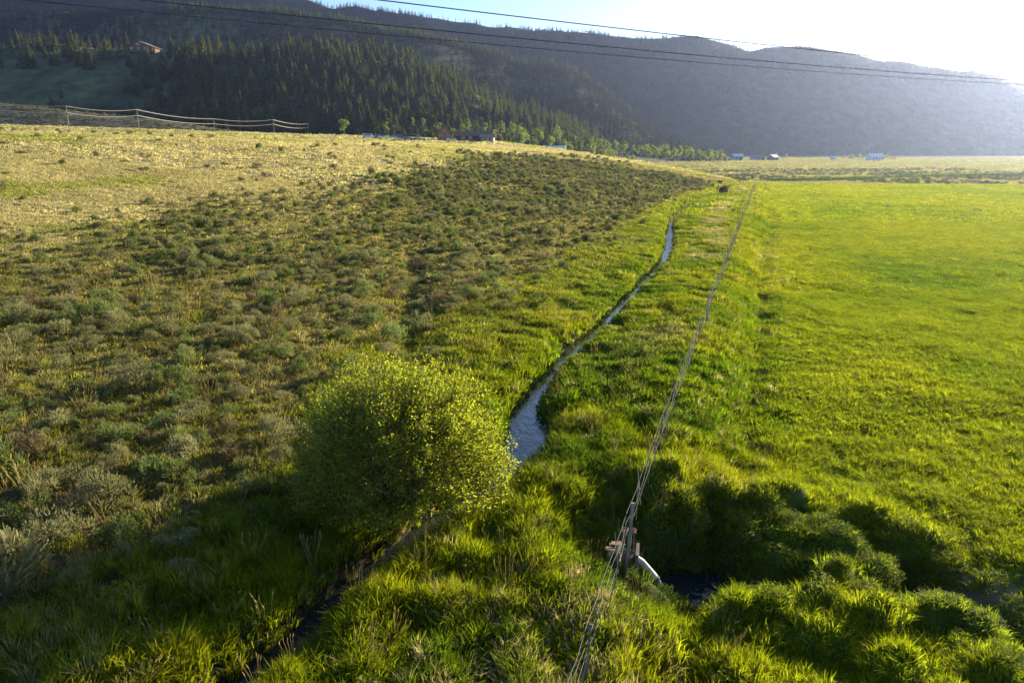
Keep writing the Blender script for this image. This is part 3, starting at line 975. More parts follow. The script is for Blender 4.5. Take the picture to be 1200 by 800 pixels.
# ------------------------------------------------------------------ willow over the stream
def willow(loc):
    root = empty('willow_bush', loc)
    tag(root, 'round yellow-green willow bush leaning over the stream', 'bush')
    r = random.Random(5)
    leaves = MB()
    W, Dp, Hh = 3.2, 2.6, 4.3
    tips = []
    for k in range(46):
        a = r.uniform(0, 2 * math.pi); e = math.acos(r.uniform(.12, 1.0))
        ex = .9 * Vector((W * math.sin(e) * math.cos(a), Dp * math.sin(e) * math.sin(a), .55 + (Hh - .75) * math.cos(e) ** .8)) * r.uniform(.82, 1.0)
        b = Vector((r.uniform(-.25, .25), r.uniform(-.25, .25), -.1))
        mid = b.lerp(ex, .45) + Vector((0, 0, .35)) + Vector((r.uniform(-.2, .2), r.uniform(-.2, .2), 0))
        pts = []
        for i in range(8):
            t = i / 7
            pts.append(b * (1 - t) ** 2 + mid * 2 * t * (1 - t) + ex * t * t)
        MB().tube(pts, [.045 * (1 - .85 * i / 7) * r.uniform(.8, 1.1) for i in range(8)], 5).build('stem', TWIG, root, True)
        tips.append(pts)
    twigs = MB()
    nl = 0
    for pts in tips:
        for j in range(20):
            t = r.uniform(.28, 1.0) ** .8
            i = min(int(t * 7), 6); p = pts[i].lerp(pts[i + 1], t * 7 - i)
            d = (pts[i + 1] - pts[i]).normalized()
            out = Vector((p.x / W, p.y / Dp, (p.z - 1.2) / Hh))
            d = (d * .8 + out * 1.0 + Vector((r.uniform(-1, 1), r.uniform(-1, 1), r.uniform(-.5, .9))) * .75).normalized()
            ln = r.uniform(.4, .95)
            q = p + d * ln
            twigs.tube([p, p + d * ln * .5 + Vector((0, 0, .03)), q], [.008, .006, .003], 3, False)
            for m in range(26):
                tt = r.uniform(.12, 1.05)
                c = p + d * ln * tt + Vector((r.gauss(0, .05), r.gauss(0, .05), r.gauss(0, .05)))
                ld = (d * .6 + Vector((r.uniform(-1, 1), r.uniform(-1, 1), r.uniform(-.7, .9)))).normalized()
                sd = ld.cross(Vector((r.uniform(-1, 1), r.uniform(-1, 1), r.uniform(-1, 1)))).normalized()
                L_ = r.uniform(.048, .088); w = L_ * .45
                leaves.poly(c, c + ld * L_ * .5 + sd * w * .5, c + ld * L_, c + ld * L_ * .5 - sd * w * .5)
                nl += 1
    def leaf_at(c, d):
        ld = (d * .6 + Vector((r.uniform(-1, 1), r.uniform(-1, 1), r.uniform(-.7, .9)))).normalized()
        sd = ld.cross(Vector((r.uniform(-1, 1), r.uniform(-1, 1), r.uniform(-1, 1)))).normalized()
        L_ = r.uniform(.048, .088); w = L_ * .45
        leaves.poly(c, c + ld * L_ * .5 + sd * w * .5, c + ld * L_, c + ld * L_ * .5 - sd * w * .5)
    for j in range(3100):
        a = r.uniform(0, 2 * math.pi); cz = r.uniform(-.12, 1.0); sz = math.sqrt(max(0, 1 - cz * cz))
        lump = .89 + .09 * math.sin(a * 3 + 1.3) * sz + .08 * math.sin(a * 7 + cz * 9) 
        lump = min(max(lump, .72), 1.0) * r.uniform(.66, 1.0)
        p = Vector((W * .9 * sz * math.cos(a) * lump, Dp * .9 * sz * math.sin(a) * lump, .75 + (Hh - 1.1) * cz * lump))
        d = (Vector((p.x / W, p.y / Dp, (p.z - .9) / Hh)) * 1.3 + Vector((r.uniform(-.6, .6), r.uniform(-.6, .6), r.uniform(-.2, .8)))).normalized()
        ln = r.uniform(.35, .7)
        twigs.tube([p - d * .3, p + d * ln * .5 + Vector((0, 0, .02)), p + d * ln], [.008, .006, .003], 3, False)
        for m in range(24):
            leaf_at(p + d * ln * r.uniform(-.3, 1.05) + Vector((r.gauss(0, .05), r.gauss(0, .05), r.gauss(0, .05))), d)
    twigs.build('twigs', TWIG, root)['kind'] = 'stuff'
    lf = leaves.build('foliage', WILLOW, root)
    lf['kind'] = 'stuff'
    return root
WX, WY = -3.0, 17.5
willow((WX, WY, gz1(WX, WY)))

# ------------------------------------------------------------------ wire fence along the berm
fence = empty('wire_fence', (float(fence_x(10)), 10, gz1(fence_x(10), 10)))
tag(fence, 'long sagging wire fence on thin stakes along the grassy berm', 'fence')
FO = Vector(fence.location)
post_me = MB().tube([(0, 0, -.25), (.004, 0, .5), (0, 0, 1.22)], [.026, .025, .022], 6).mesh('post', GREYSTEEL)
wood_me = MB().tube([(0, 0, -.25), (.02, .01, .6), (-.01, 0, 1.3)], [.05, .045, .04], 7).mesh('post', GREYWOOD)
stay_me = MB().tube([(0, 0, .18), (.012, .006, .65), (-.006, 0, 1.16)], [.013, .014, .011], 5).mesh('stay', GREYWOOD)
fy_ = np.arange(5.0, 206.0, .25)
fz_ = ground_z(fence_x(fy_), fy_)
fm_ = np.array([fz_[max(0, i - 7):i + 8].max() for i in range(len(fz_))])
kk_ = np.hanning(25); kk_ /= kk_.sum()
fm_ = np.convolve(np.pad(fm_, 12, mode='edge'), kk_, 'valid') + .06
def fence_base(yv):
    return float(np.interp(yv, fy_, fm_))
py_ = []
yv = 6.4
while yv < 203:
    py_.append(yv + random.uniform(-.35, .35)); yv += 4.3 if yv < 90 else 7
posts = []
for k, yv in enumerate(py_):
    xv = float(fence_x(yv)) + random.uniform(-.06, .06)
    zv = gz1(xv, yv)
    o = link('post', wood_me if k % 5 == 2 else post_me, fence)
    o.location = Vector((xv, yv, zv)) - FO
    o.scale = (1, 1, (fence_base(yv) - zv + 1.2) / 1.2)
    o.rotation_euler = (random.uniform(-.05, .05), random.uniform(-.05, .05), random.uniform(0, 6))
    posts.append(Vector((xv, yv, fence_base(yv))))
for hgt in (.52, .82, 1.12):
    pts = []
    for a, b in zip(posts[:-1], posts[1:]):
        for i in range(5):
            t = i / 5
            p = a.lerp(b, t)
            p.z = max(p.z, fence_base(p.y) - .05) + hgt - .08 * 4 * t * (1 - t) * random.uniform(.0, 1.2) + random.uniform(-.012, .012)
            p.x += random.uniform(-.03, .03)
            pts.append(p - FO)
    MB().tube(pts, .0056, 4, False).build('wire', WIRE, fence)
for a, b in zip(posts[:-1], posts[1:]):
    nst = 4 if a.y < 90 else 3
    for i in range(nst):
        t = (i + 1) / (nst + 1) + random.uniform(-.05, .05)
        p = a.lerp(b, t)
        o = link('stay', stay_me, fence)
        o.location = p - FO - Vector((0, 0, .05))
        o.rotation_euler = (random.uniform(-.16, .16), random.uniform(-.12, .12), random.uniform(0, 6))

# ------------------------------------------------------------------ irrigation headgate, pipe, stake
HX, HY = 2.80, 15.40
HZ = 0.60
hg = empty('irrigation_headgate', (HX, HY, HZ), R(-12))
hg.scale = (.72, .72, .78)
tag(hg, 'rusty steel irrigation headgate with two platform boards beside the fence', 'headgate')
for s in (-.17, .17):
    m = MB(); m.box((s, 0, .28), (.05, .012, 1.1)); m.box((s - math.copysign(.022, s), .028, .28), (.008, .045, 1.1))
    m.build('upright', REDSTEEL if s > 0 else GREYSTEEL, hg)
m = MB(); m.box((0, 0, .80), (.46, .09, .05)); m.box((0, .0, .835), (.30, .06, .02)); m.build('top_bar', REDSTEEL, hg)
for s in (-.13, .14):
    m = MB(); ringp = []
    for i in range(13):
        a = 2 * math.pi * i / 12
        ringp.append((s + .085 * math.cos(a), .085 * math.sin(a), .90))
    m.tube(ringp, .016, 6, False)
    for i in range(3):
        a = math.pi * i / 3
        m.tube([(s - .08 * math.cos(a), -.08 * math.sin(a), .90), (s + .08 * math.cos(a), .08 * math.sin(a), .90)], .009, 5)
    m.tube([(s, 0, .84), (s, 0, .93)], .02, 6)
    m.build('handwheel', REDSTEEL, hg)
MB().tube([(0, 0, -.2), (0, 0, .86)], .018, 8).build('lift_rod', GREYSTEEL, hg)
MB().box((0, -.03, -.05), (.36, .016, .55)).build('gate_plate', RUST, hg)
rt = Matrix.Rotation(R(6), 3, 'Z')
MB().box((-.42, .14, .30), (.32, .19, .035), rt).build('platform_board', RUST, hg)
MB().box((-.56, -.24, .28), (.36, .20, .035), Matrix.Rotation(R(-8), 3, 'Z')).build('platform_board', RUST, hg)
for (bx_, by_) in ((-.34, .0), (-.62, .02)):
    MB().box((bx_, by_ - .03, .05), (.05, .62, .05)).build('bearer', GREYWOOD, hg)
for (bx_, by_) in ((-.36, .20), (-.64, -.27), (-.62, .18), (-.38, -.28)):
    MB().box((bx_, by_, -.1), (.05, .05, .62)).build('leg', GREYWOOD, hg)
chain = MB()
for i in range(12):
    t = i / 11
    chain.tube([(-.62 + .5 * t - .018, -.05 + .02 * t, .37 - .12 * t * (1 - t)), (-.62 + .5 * t + .024, -.05 + .02 * t, .37 - .12 * t * (1 - t))], .016 if i % 2 else .011, 5)
chain.build('chain', PALEPIPE, hg)
m = MB(); m.box((-.30, .1, -.15), (.10, .8, .7)); m.box((.30, .1, -.15), (.10, .8, .7)); m.build('headwall', CONCRETE, hg)

x0, y0 = HX + .15, HY - .10
pipe_pts = [Vector((2.86, 15.40, .62)), Vector((3.14, 15.40, .42)), Vector((3.46, 15.42, .02)), Vector((3.72, 15.46, -.45))]
pp = empty('outlet_pipe', pipe_pts[-1])
tag(pp, 'pale outlet pipe slanting from the headgate down to the pool', 'pipe')
MB().tube([p - pipe_pts[-1] for p in pipe_pts], [.085, .085, .085, .09], 14).build('barrel', PALEPIPE, pp, True)
for t in (0, 2):
    d = (pipe_pts[t + 1] - pipe_pts[t]).normalized()
    c = pipe_pts[t] - pipe_pts[-1] + d * .08
    MB().tube([c - d * .04, c + d * .04], .105, 14).build('collar', GREYSTEEL, pp)
a = Vector((3.55, 15.25, -.95)); b = Vector((3.95, 15.55, -.28))
m = MB(); m.tube([(0, 0, 0), (b - a) * .5 + Vector((.01, 0, .01)), b - a], [.022, .02, .016], 7)
o = m.build('wooden_stake', GREYWOOD); o.location = a
tag(o, 'thin grey wooden stake leaning over the pool edge', 'stake')

# ------------------------------------------------------------------ trees
def conifer_mesh(name, seed, layers, per, mat, width=.17):
    """unit height"""
    r = random.Random(seed); mb = MB()
    for k in range(layers):
        t = k / (layers - 1)
        z = .10 + .86 * t
        rad = width * (1 - t) ** .8 * r.uniform(.75, 1.15) + .012
        off = r.uniform(0, 6.28)
        for j in range(per):
            if r.random() < .10:
                continue
            a = off + 2 * math.pi * j / per + r.uniform(-.3, .3)
            L_ = rad * r.uniform(.6, 1.25)
            c, s = math.cos(a), math.sin(a)
            w = L_ * r.uniform(.32, .52)
            dz = -L_ * r.uniform(.2, .6); zz = z + r.uniform(-.015, .015)
            mb.poly((0, 0, zz + .02), (c * L_ * .6 - s * w, s * L_ * .6 + c * w, zz + dz * .55), (c * L_, s * L_, zz + dz), (c * L_ * .6 + s * w, s * L_ * .6 - c * w, zz + dz * .55))
            mb.poly((c * L_ * .2, s * L_ * .2, zz), (c * L_ * .9, s * L_ * .9, zz + dz * .8), (c * L_ * .55, s * L_ * .55, zz + dz - .035))
    mb.poly((-.012, 0, .93), (.012, 0, .93), (0, 0, 1.0)); mb.poly((0, -.012, .93), (0, .012, .93), (0, 0, 1.01))
    return mb.mesh(name, mat)
def trunk_mesh(name, mat, h, r0, limbs=0, seed=0):
    r = random.Random(seed); mb = MB()
    mb.tube([(0, 0, -.06), (r0 * .3, 0, h * .35), (0, r0 * .3, h * .7), (0, 0, h)], [r0 * 1.2, r0 * .8, r0 * .5, r0 * .15], 6, False)
    for k in range(limbs):
        a = r.uniform(0, 6.28); z = h * r.uniform(.35, .8); L_ = r.uniform(.15, .26)
        mb.tube([(0, 0, z), (L_ * .6 * math.cos(a), L_ * .6 * math.sin(a), z + .1), (L_ * math.cos(a), L_ * math.sin(a), z + .19)], [r0 * .5, r0 * .3, r0 * .1], 4, False)
    return mb.mesh(name, mat)
def leafy_mesh(name, seed, n, mat, leaf=.05):
    """unit-height broadleaf crown: lobes of leaf clumps with gaps"""
    r = random.Random(seed); mb = MB()
    lobes = [(r.uniform(-.16, .16), r.uniform(-.16, .16), r.uniform(.30, .86), r.uniform(.11, .20)) for k in range(9)] + [(0, 0, .9, .11)]
    for k in range(n):
        lx, ly, lz, lr = r.choice(lobes)
        d = Vector((r.gauss(0, 1), r.gauss(0, 1), r.gauss(0, 1))).normalized()
        p = Vector((lx, ly, lz)) + d * lr * r.uniform(.55, 1.1)
        u = Vector((r.gauss(0, 1), r.gauss(0, 1), r.gauss(0, 1))).normalized(); v = u.cross(d + Vector((.01, .02, .3))).normalized()
        s = leaf * r.uniform(.5, 1.1)
        mb.poly(p - u * s, p + v * s * .6, p + u * s, p - v * s * .6)
    return mb.mesh(name, mat)

pine_crowns = [conifer_mesh('crown', 500 + k, 17, 8, PINE, random.uniform(.15, .27)) for k in range(6)]
pine_trunk = trunk_mesh('trunk', BARK, .9, .014)
far_pines = proto_collection('far_pine', [conifer_mesh('far_pine', 520 + k, 7, 6, FARPINE, random.uniform(.15, .22)) for k in range(5)])
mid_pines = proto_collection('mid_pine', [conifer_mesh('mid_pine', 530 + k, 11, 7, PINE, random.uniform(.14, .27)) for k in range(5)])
asp_crowns = [leafy_mesh('crown', 540 + k, 420, ASPEN, .06) for k in range(5)]
asp_trunk = trunk_mesh('trunk', ASPBARK, .8, .016, 6, 3)

def proj(x, y, z):
    c, s = math.cos(PITCH), math.sin(PITCH)
    d = y * c - (z - CAM_Z) * s; up = y * s + (z - CAM_Z) * c
    return 600 + 840 * x / d, 400 - 840 * up / d

# pines of the near ridge
n = 7400
x = rng.uniform(-760, 170, n); y = rng.uniform(480, 720, n)
pz = RIDGE.z(x, y)
ppx, ppy = proj(x, y, pz)
dens = .22 + .78 * sstep(150, 260, ppx)
dens = dens * (.25 + 1.1 * sstep(.33, .55, fbm(x, y, 55, 601)))
dens = np.where(ppx < 150, np.where((ppy < 82), dens * 1.3, dens * .12), dens)
dens = dens * (1 - sstep(640, 720, ppx))
crest = np.abs(y - RIDGE.crest_y(x)) < 16
dens = np.where(crest & (ppx < 330), .34, dens)
dens = np.where((ppx > 138) & (ppx < 212) & (y > 655), .05, dens)
k = rng.random(n) < dens
x, y, pz, ppx, ppy = x[k], y[k], pz[k], ppx[k], ppy[k]
hh = (7 + 13 * rng.random(len(x)) ** 1.3) * np.where(ppx < 200, .85, 1)
vis = (ppx > -5) & (ppx < 760) & (ppy < 166)
score = np.where(vis, hh / y * (1 + .5 * (RIDGE.crest_y(x) - y < 25)), 0) * rng.uniform(.6, 1, len(x))
order = np.argsort(-score)
ind = order[:285]
def pine_region(px, py, top, h):
    sz = 'tall' if h > 15.5 else 'middling' if h > 12.5 else 'short'
    if px < 135: w = 'left of the hilltop lodge'
    elif px < 220: w = 'below or beside the hilltop lodge'
    elif px < 330: w = 'above the middle utility poles'
    elif px < 410: w = 'above the last utility pole'
    elif px < 500: w = 'above the parked vehicles'
    elif px < 590: w = 'above the brown houses'
    else: w = 'above the white shed'
    return '%s dark pine %s, %s' % (sz, 'on the ridge crest' if top else 'on the ridge face' if py < 120 else 'at the ridge foot', w)
for q, k in enumerate(ind):
    t = empty('pine_tree', (float(x[k]), float(y[k]), float(pz[k]) - .3), random.uniform(0, 6.28))
    h = float(hh[k]); t.scale = (h * random.uniform(.9, 1.25),) * 2 + (h,)
    link('trunk', pine_trunk, t); link('crown', pine_crowns[q % 6], t)
    tag(t, pine_region(float(ppx[k]), float(ppy[k]), abs(float(y[k]) - float(RIDGE.crest_y(x[k]))) < 18, h), 'tree', 'pines on the near ridge')
m = np.ones(len(x), bool); m[ind] = False
def wood(name, x, y, z, h, coll, nc, label):
    n = len(x)
    w = h * rng.uniform(.9, 1.3, n)
    scatter(name, np.stack([x, y, z - .3], 1), np.stack([np.zeros(n), np.zeros(n), rng.uniform(0, 6.28, n)], 1), np.stack([w, w, h], 1), rng.integers(0, nc, n), np.ones((n, 3)), coll, label)
wood('ridge_forest', x[m], y[m], pz[m], hh[m], mid_pines, 5, 'dense pine forest on the near ridge')
# spur forest
n = 13000
x = rng.uniform(-1050, 260, n); y = rng.uniform(620, 990, n); z = SPUR.z(x, y)
px_, py_2 = proj(x, y, z)
k = rng.random(n) < np.maximum(.25 + .75 * sstep(.36, .55, fbm(x, y, 70, 611)), sstep(0, 100, x))
wood('spur_forest', x[k], y[k], z[k], rng.uniform(8, 15, k.sum()), far_pines, 5, 'forest on the spur behind the pine ridge')
# mountain forest
n = 26000
x = rng.uniform(-1500, 1500, n); y = rng.uniform(1005, 1330, n); z = MOUNT.z(x, y)
px_, py_2 = proj(x, y, z)
k = rng.random(n) < np.where(px_ < 700, .9, .9 - .55 * sstep(640, 900, px_)) * (.12 + 1.1 * sstep(.46, .58, fbm(x, y * .5, 80, 612)))
wood('mountain_forest', x[k], y[k], z[k], rng.uniform(6, 11, k.sum()), far_pines, 5, 'dark forest covering the mountain side')
sk = []
xx = rng.uniform(-1000, 1500, 640)
yy = MOUNT.crest_y(xx) + rng.uniform(-8, 6, 640)
zz = MOUNT.z(xx, yy)
px_, _ = proj(xx, yy, zz)
k = rng.random(640) < np.where(px_ < 720, .85, np.where(px_ > 1120, .9, .35)) * (.2 + 1.2 * (fbm(xx, xx * 0, 60, 613) > .45))
wood('skyline_trees', xx[k], yy[k], zz[k] - .3, rng.uniform(5, 10, k.sum()), far_pines, 5, 'row of tiny trees along the mountain skyline')
n = 15000
x = rng.uniform(0, 1500, n); y = rng.uniform(1005, 1310, n); z = MOUNT.z(x, y)
k = rng.random(n) < .15 + .85 * sstep(.42, .6, fbm(x, y * .6, 70, 615))
kk = k.sum(); h = rng.uniform(1.0, 2.6, kk)
scatter('mountain_brush', np.stack([x[k], y[k], z[k] - .3], 1), np.stack([np.zeros(kk), np.zeros(kk), rng.uniform(0, 6.28, kk)], 1),
        np.stack([h * 1.1, h * 1.1, h], 1), rng.integers(0, 5, kk), np.array((0.044, 0.042, 0.034)) * rng.uniform(.7, 1.3, (kk, 1)), sage_far, 'dark brush dotting the bare mountain slope')
x = rng.uniform(-420, 150, 620); y = SPUR.crest_y(x) + rng.uniform(-22, 6, 620); z = SPUR.z(x, y)  # sunlit fringe put into colour: brighter needles than the spur forest
wood('spur_crest_trees', x, y, z, rng.uniform(9, 16, 620), mid_pines, 5, 'pines along the crest of the spur, coloured lighter as if sunlit')
# broadleaf trees at the foot of the ridge
for q in range(290):
    px0 = random.choice([random.uniform(375, 640), random.uniform(560, 850), random.uniform(600, 860)])
    base = float(np.interp(px0, [375, 450, 520, 600, 700, 800, 860], [168, 168, 168, 172, 178, 182, 184]))
    D = random.uniform(440, 540)
    high = q % 2 == 0
    yard = q >= 266
    high = high and not yard
    if yard:
        px0 = random.choice([random.uniform(848, 930), random.uniform(985, 1060)])
        D = random.uniform(700, 760); base = 187
    if high:
        D = random.uniform(485, 600)
        px0 = random.uniform(430, 745)
    X_, Z_ = un_dist(px0, base, D)
    up = random.random() ** 1.6 * 20 * max(0, 1 - (px0 - 375) / 480)
    Z_ += up - 2.0
    h = random.uniform(5.5, 10) * (1 if px0 < 700 else .85)
    if yard:
        up = 0; Z_ = gz1(X_, D) + .8; h *= .75
    if high:
        up = 0; Z_ = float(RIDGE.z(X_, D)) + .6
    t = empty('aspen_tree', (X_, D + up * 2, Z_ - 1.0), random.uniform(0, 6.28))
    t.scale = (h * random.uniform(.95, 1.35),) * 2 + (h,)
    link('trunk', asp_trunk, t); link('crown', asp_crowns[q % 5], t)
    sz = 'tall' if h > 8.5 else 'middling' if h > 7 else 'small'
    if px0 < 450: w = 'behind the white van'
    elif px0 < 505: w = 'behind the parked cars'
    elif px0 < 540: w = 'behind the log house'
    elif px0 < 590: w = 'behind the ranch house'
    elif px0 < 640: w = 'between ranch house and white shed'
    elif px0 < 690: w = 'behind the two sheds'
    elif px0 < 740: w = 'just right of the sheds'
    elif px0 < 800: w = 'well right of the sheds'
    else: w = 'at the right end of the tree belt'
    if yard: w = 'around the blue barn and shop' if px0 < 940 else 'around the wide white house'
    lab = '%s bright leafy tree %s, %s' % (sz, 'up among the pines' if high else 'on the far valley floor' if yard else 'low in the belt', w)
    tag(t, lab, 'tree', 'broadleaf trees at the ridge foot')

# ------------------------------------------------------------------ dark shrubs at the far end of the ditch
for k, (px0, py0, s) in enumerate(((846, 224, 1.5), (850, 217, 1.1), (843, 213, .9), (856, 214, .8))):
    X_, Y_ = un_ground(px0, py0 + 1, 1.6)
    o = link('dark_shrub', sage_mesh('dark_shrub', 700 + k, 260, SAGEDARK, .11))
    o.location = (X_, Y_, gz1(X_, Y_) - .05); o.scale = (s, s, s * 1.1)
    tag(o, ('largest dark shrub at the far bend of the ditch', 'dark shrub just behind the largest one at the far ditch bend',
            'small dark shrub left of the others at the far ditch bend', 'small dark shrub right of the others at the far ditch bend')[k], 'shrub', 'dark shrubs at the far ditch bend')

# ------------------------------------------------------------------ buildings
def gable_house(name, loc, rz, L_, W_, H_, rise, wall, roof, label, over=.5, windows=(), door=None, chimney=None, wcol=None):
    """ridge along local x; front is -y"""
    t = empty(name, loc, rz)
    tag(t, label, 'house' if 'house' in name else 'building')
    m = MB(); m.prism([(-W_ / 2, -1.5), (W_ / 2, -1.5), (W_ / 2, H_), (0, H_ + rise), (-W_ / 2, H_)], L_, 'x')
    m.build('wall', wall, t)
    th = .22
    for s in (-1, 1):
        e = W_ / 2 + over
        ez = H_ - rise * over / (W_ / 2)
        m = MB(); m.prism([(0, H_ + rise + .03), (s * e, ez + .03), (s * e, ez + .03 + th), (0, H_ + rise + .03 + th)], L_ + 2 * over, 'x')
        m.build('roof', roof, t)
    for (side, u, zc, w, h) in windows:
        if side in ('f', 'b'):
            yy_ = -W_ / 2 if side == 'f' else W_ / 2
            sg_ = -1 if side == 'f' else 1
            fr = MB().box((u, yy_ + sg_ * .03, zc), (w + .24, .10, h + .24)).build('window', wcol or WHITEWALL, t)
            MB().box((u, yy_ + sg_ * .07, zc), (w, .10, h)).build('pane', GLASS, fr)
        else:
            xx_ = -L_ / 2 if side == 'l' else L_ / 2
            sg_ = -1 if side == 'l' else 1
            fr = MB().box((xx_ + sg_ * .03, u, zc), (.10, w + .24, h + .24)).build('window', wcol or WHITEWALL, t)
            MB().box((xx_ + sg_ * .07, u, zc), (.10, w, h)).build('pane', GLASS, fr)
    if door:
        d_ = MB().box((door[0], -W_ / 2 - .04, 1.0), (door[1], .10, 2.1)).build('door', DARKWALL, t)
        MB().box((door[0] + door[1] * .35, -W_ / 2 - .12, 1.0), (.08, .08, .16)).build('handle', GREYSTEEL, d_)
    if chimney:
        MB().box((chimney, W_ * .12, H_ + rise + .2), (.7, .7, 1.8)).build('chimney', CONCRETE, t)
    return t

def on_ground(px, D):
    X_, _ = un_dist(px, 170, D)
    return X_, D, gz1(X_, D)

X_, Y_, Z_ = on_ground(521, 360)
gable_house('log_house', (X_, Y_, Z_), R(90 + 6), 9, 6.6, 3.6, 3.0, LOGWALL, BROWNROOF, 'tall brown log house with steep gable on the bench', .7,
            [('l', -1.6, 1.6, 1.2, 1.3), ('l', 1.6, 1.6, 1.2, 1.3), ('l', 0, 4.1, 1.6, 1.2), ('f', -2, 1.7, 1.4, 1.2), ('f', 2, 1.7, 1.4, 1.2)], (0, 1.1), 2.0, TANWALL)
X_, Y_, Z_ = on_ground(556, 364)
gable_house('ranch_house', (X_, Y_, Z_), R(-4), 16.5, 8, 2.6, 1.9, DARKWALL, BROWNROOF, 'long low dark ranch house beside the log house', 1.0,
            [('f', -5, 1.5, 1.8, 1.1), ('f', -1.5, 1.5, 1.8, 1.1), ('r', 0, 1.5, 2.0, 1.2)], (2, 1.1), -3, TANWALL)
X_, Y_, Z_ = on_ground(572, 359)
gable_house('tan_porch_house', (X_, Y_, Z_), R(-4), 6.0, 6.0, 2.3, 1.2, TANWALL, REDROOF, 'small tan house wing with low brown roof at the right end', .9,
            [('f', -1.3, 1.4, 1.3, 1.0)], (1.2, 1.0), None, DARKWALL)
X_, Y_, Z_ = on_ground(651, 420)
gable_house('white_shed_house', (X_, Y_, Z_ - .3), R(-8), 11, 6, 2.5, 1.4, WHITEWALL, METALROOF, 'white shed with pale metal roof, left of the two', .4,
            [('f', -3, 1.5, 1.2, 1.0), ('f', 0, 1.5, 1.2, 1.0)], (3, 1.2))
X_, Y_, Z_ = on_ground(668, 430)
gable_house('grey_roof_shed', (X_, Y_, Z_ - .8), R(12), 8, 6, 2.3, 1.4, TANWALL, METALROOF, 'smaller tan shed right of the white shed', .4, [('f', 0, 1.4, 1.2, 1.0)])
X_, Y_, Z_ = on_ground(865, 690)
gable_house('blue_barn', (X_, Y_, Z_), R(4), 9, 7, 3.6, 1.8, BLUEWALL, METALROOF, 'blue-grey barn, leftmost of the far valley buildings', .5, [('f', -2, 2, 1.8, 1.2)], (2, 2.2))
X_, Y_, Z_ = on_ground(889, 680)
gable_house('blue_shop', (X_, Y_, Z_), R(-3), 12, 8, 3.2, 1.2, BLUEWALL, BROWNROOF, 'long pale blue shop building near the valley road', .5, [('f', -4, 1.8, 2, 1.2), ('f', 0, 1.8, 2, 1.2)], (4, 2.6))
X_, Y_, Z_ = on_ground(907, 690)
gable_house('white_roof_barn', (X_, Y_, Z_), R(40), 9, 7, 3.0, 2.0, DARKWALL, METALROOF, 'small barn with a bright white roof beside the blue shop', .5, [('f', 0, 1.6, 1.4, 1.2)])
X_, Y_, Z_ = on_ground(1027, 700)
gable_house('white_house', (X_, Y_, Z_), R(8), 13, 9, 3.0, 3.0, WHITEWALL, METALROOF, 'wide white house with pale roof at the mountain foot', .7,
            [('f', -4, 1.7, 2, 1.2), ('f', -1, 1.7, 2, 1.2), ('f', 5, 1.7, 1.6, 1.2)], (2.2, 1.4))
X_, Y_, Z_ = on_ground(978, 720)
gable_house('tiny_shed', (X_, Y_, Z_), R(-10), 5, 4, 2.2, 1.0, WHITEWALL, METALROOF, 'tiny white shed between the blue shop and white house', .3, [('f', 0, 1.3, 1.0, .9)])
# house on the ridge crest
X_, Z_ = un_dist(168, 62, 672)
Z_ = float(RIDGE.z(X_, 672))
gable_house('hilltop_house', (X_, 672, Z_), R(90), 16, 24, 3.2, 4.6, DARKWALL, BROWNROOF, 'wide dark lodge with broad gable roof on the ridge crest', 1.4,
            [('l', -6, 1.7, 2.4, 1.4), ('l', 0, 1.7, 2.4, 1.4), ('l', 6, 1.7, 2.4, 1.4), ('l', 0, 5.2, 3, 1.4)])
X_, _ = un_dist(202, 60, 668)
gable_house('hilltop_garage', (X_, 668, float(RIDGE.z(X_, 668))), R(-20), 7, 6, 2.6, 1.6, WHITEWALL, METALROOF, 'small white garage right of the hilltop lodge', .4, [('f', 0, 1.4, 1.6, 1.0)])

# ------------------------------------------------------------------ vehicles
def car(loc, rz, paint, label, van=False):
    t = empty('parked_van' if van else 'parked_car', loc, rz)
    tag(t, label, 'van' if van else 'car', 'vehicles parked by the houses')
    L_, W_ = (5.2, 2.0) if van else (4.5, 1.8)
    if van:
        prof = [(-L_ / 2, .45), (L_ / 2, .45), (L_ / 2, 1.0), (L_ / 2 - .5, 1.15), (L_ / 2 - 1.2, 2.1), (-L_ / 2 + .1, 2.15), (-L_ / 2, 1.9)]
        cab = [(-L_ / 2 + .5, 1.3), (L_ / 2 - .95, 1.3), (L_ / 2 - 1.4, 1.95), (-L_ / 2 + .5, 1.95)]
    else:
        prof = [(-L_ / 2, .42), (L_ / 2, .42), (L_ / 2, .78), (L_ / 2 - .9, .95), (L_ / 2 - 1.7, 1.48), (-L_ / 2 + .9, 1.5), (-L_ / 2 + .1, 1.0), (-L_ / 2, .85)]
        cab = [(-L_ / 2 + .55, 1.0), (L_ / 2 - 1.15, .98), (L_ / 2 - 1.75, 1.40), (-L_ / 2 + .98, 1.42)]
    MB().prism(prof, W_, 'y').build('body', paint, t)
    for s in (-1, 1):
        MB().prism(cab, .04, 'y', s * (W_ / 2 + .01)).build('side_window', GLASS, t)
        for wx in (-L_ / 2 + .85, L_ / 2 - .85):
            ty = MB().tube([(wx, s * (W_ / 2 - .2), .34), (wx, s * (W_ / 2 + .03), .34)], .34, 12).build('wheel', TYRE, t)
            MB().tube([(wx, s * (W_ / 2 + .03), .34), (wx, s * (W_ / 2 + .05), .34)], .19, 10).build('rim', CARS, ty)
        MB().box((L_ / 2 + .01, s * (W_ / 2 - .3), .72), (.05, .35, .14)).build('headlight', WHITEWALL, t)
    return t
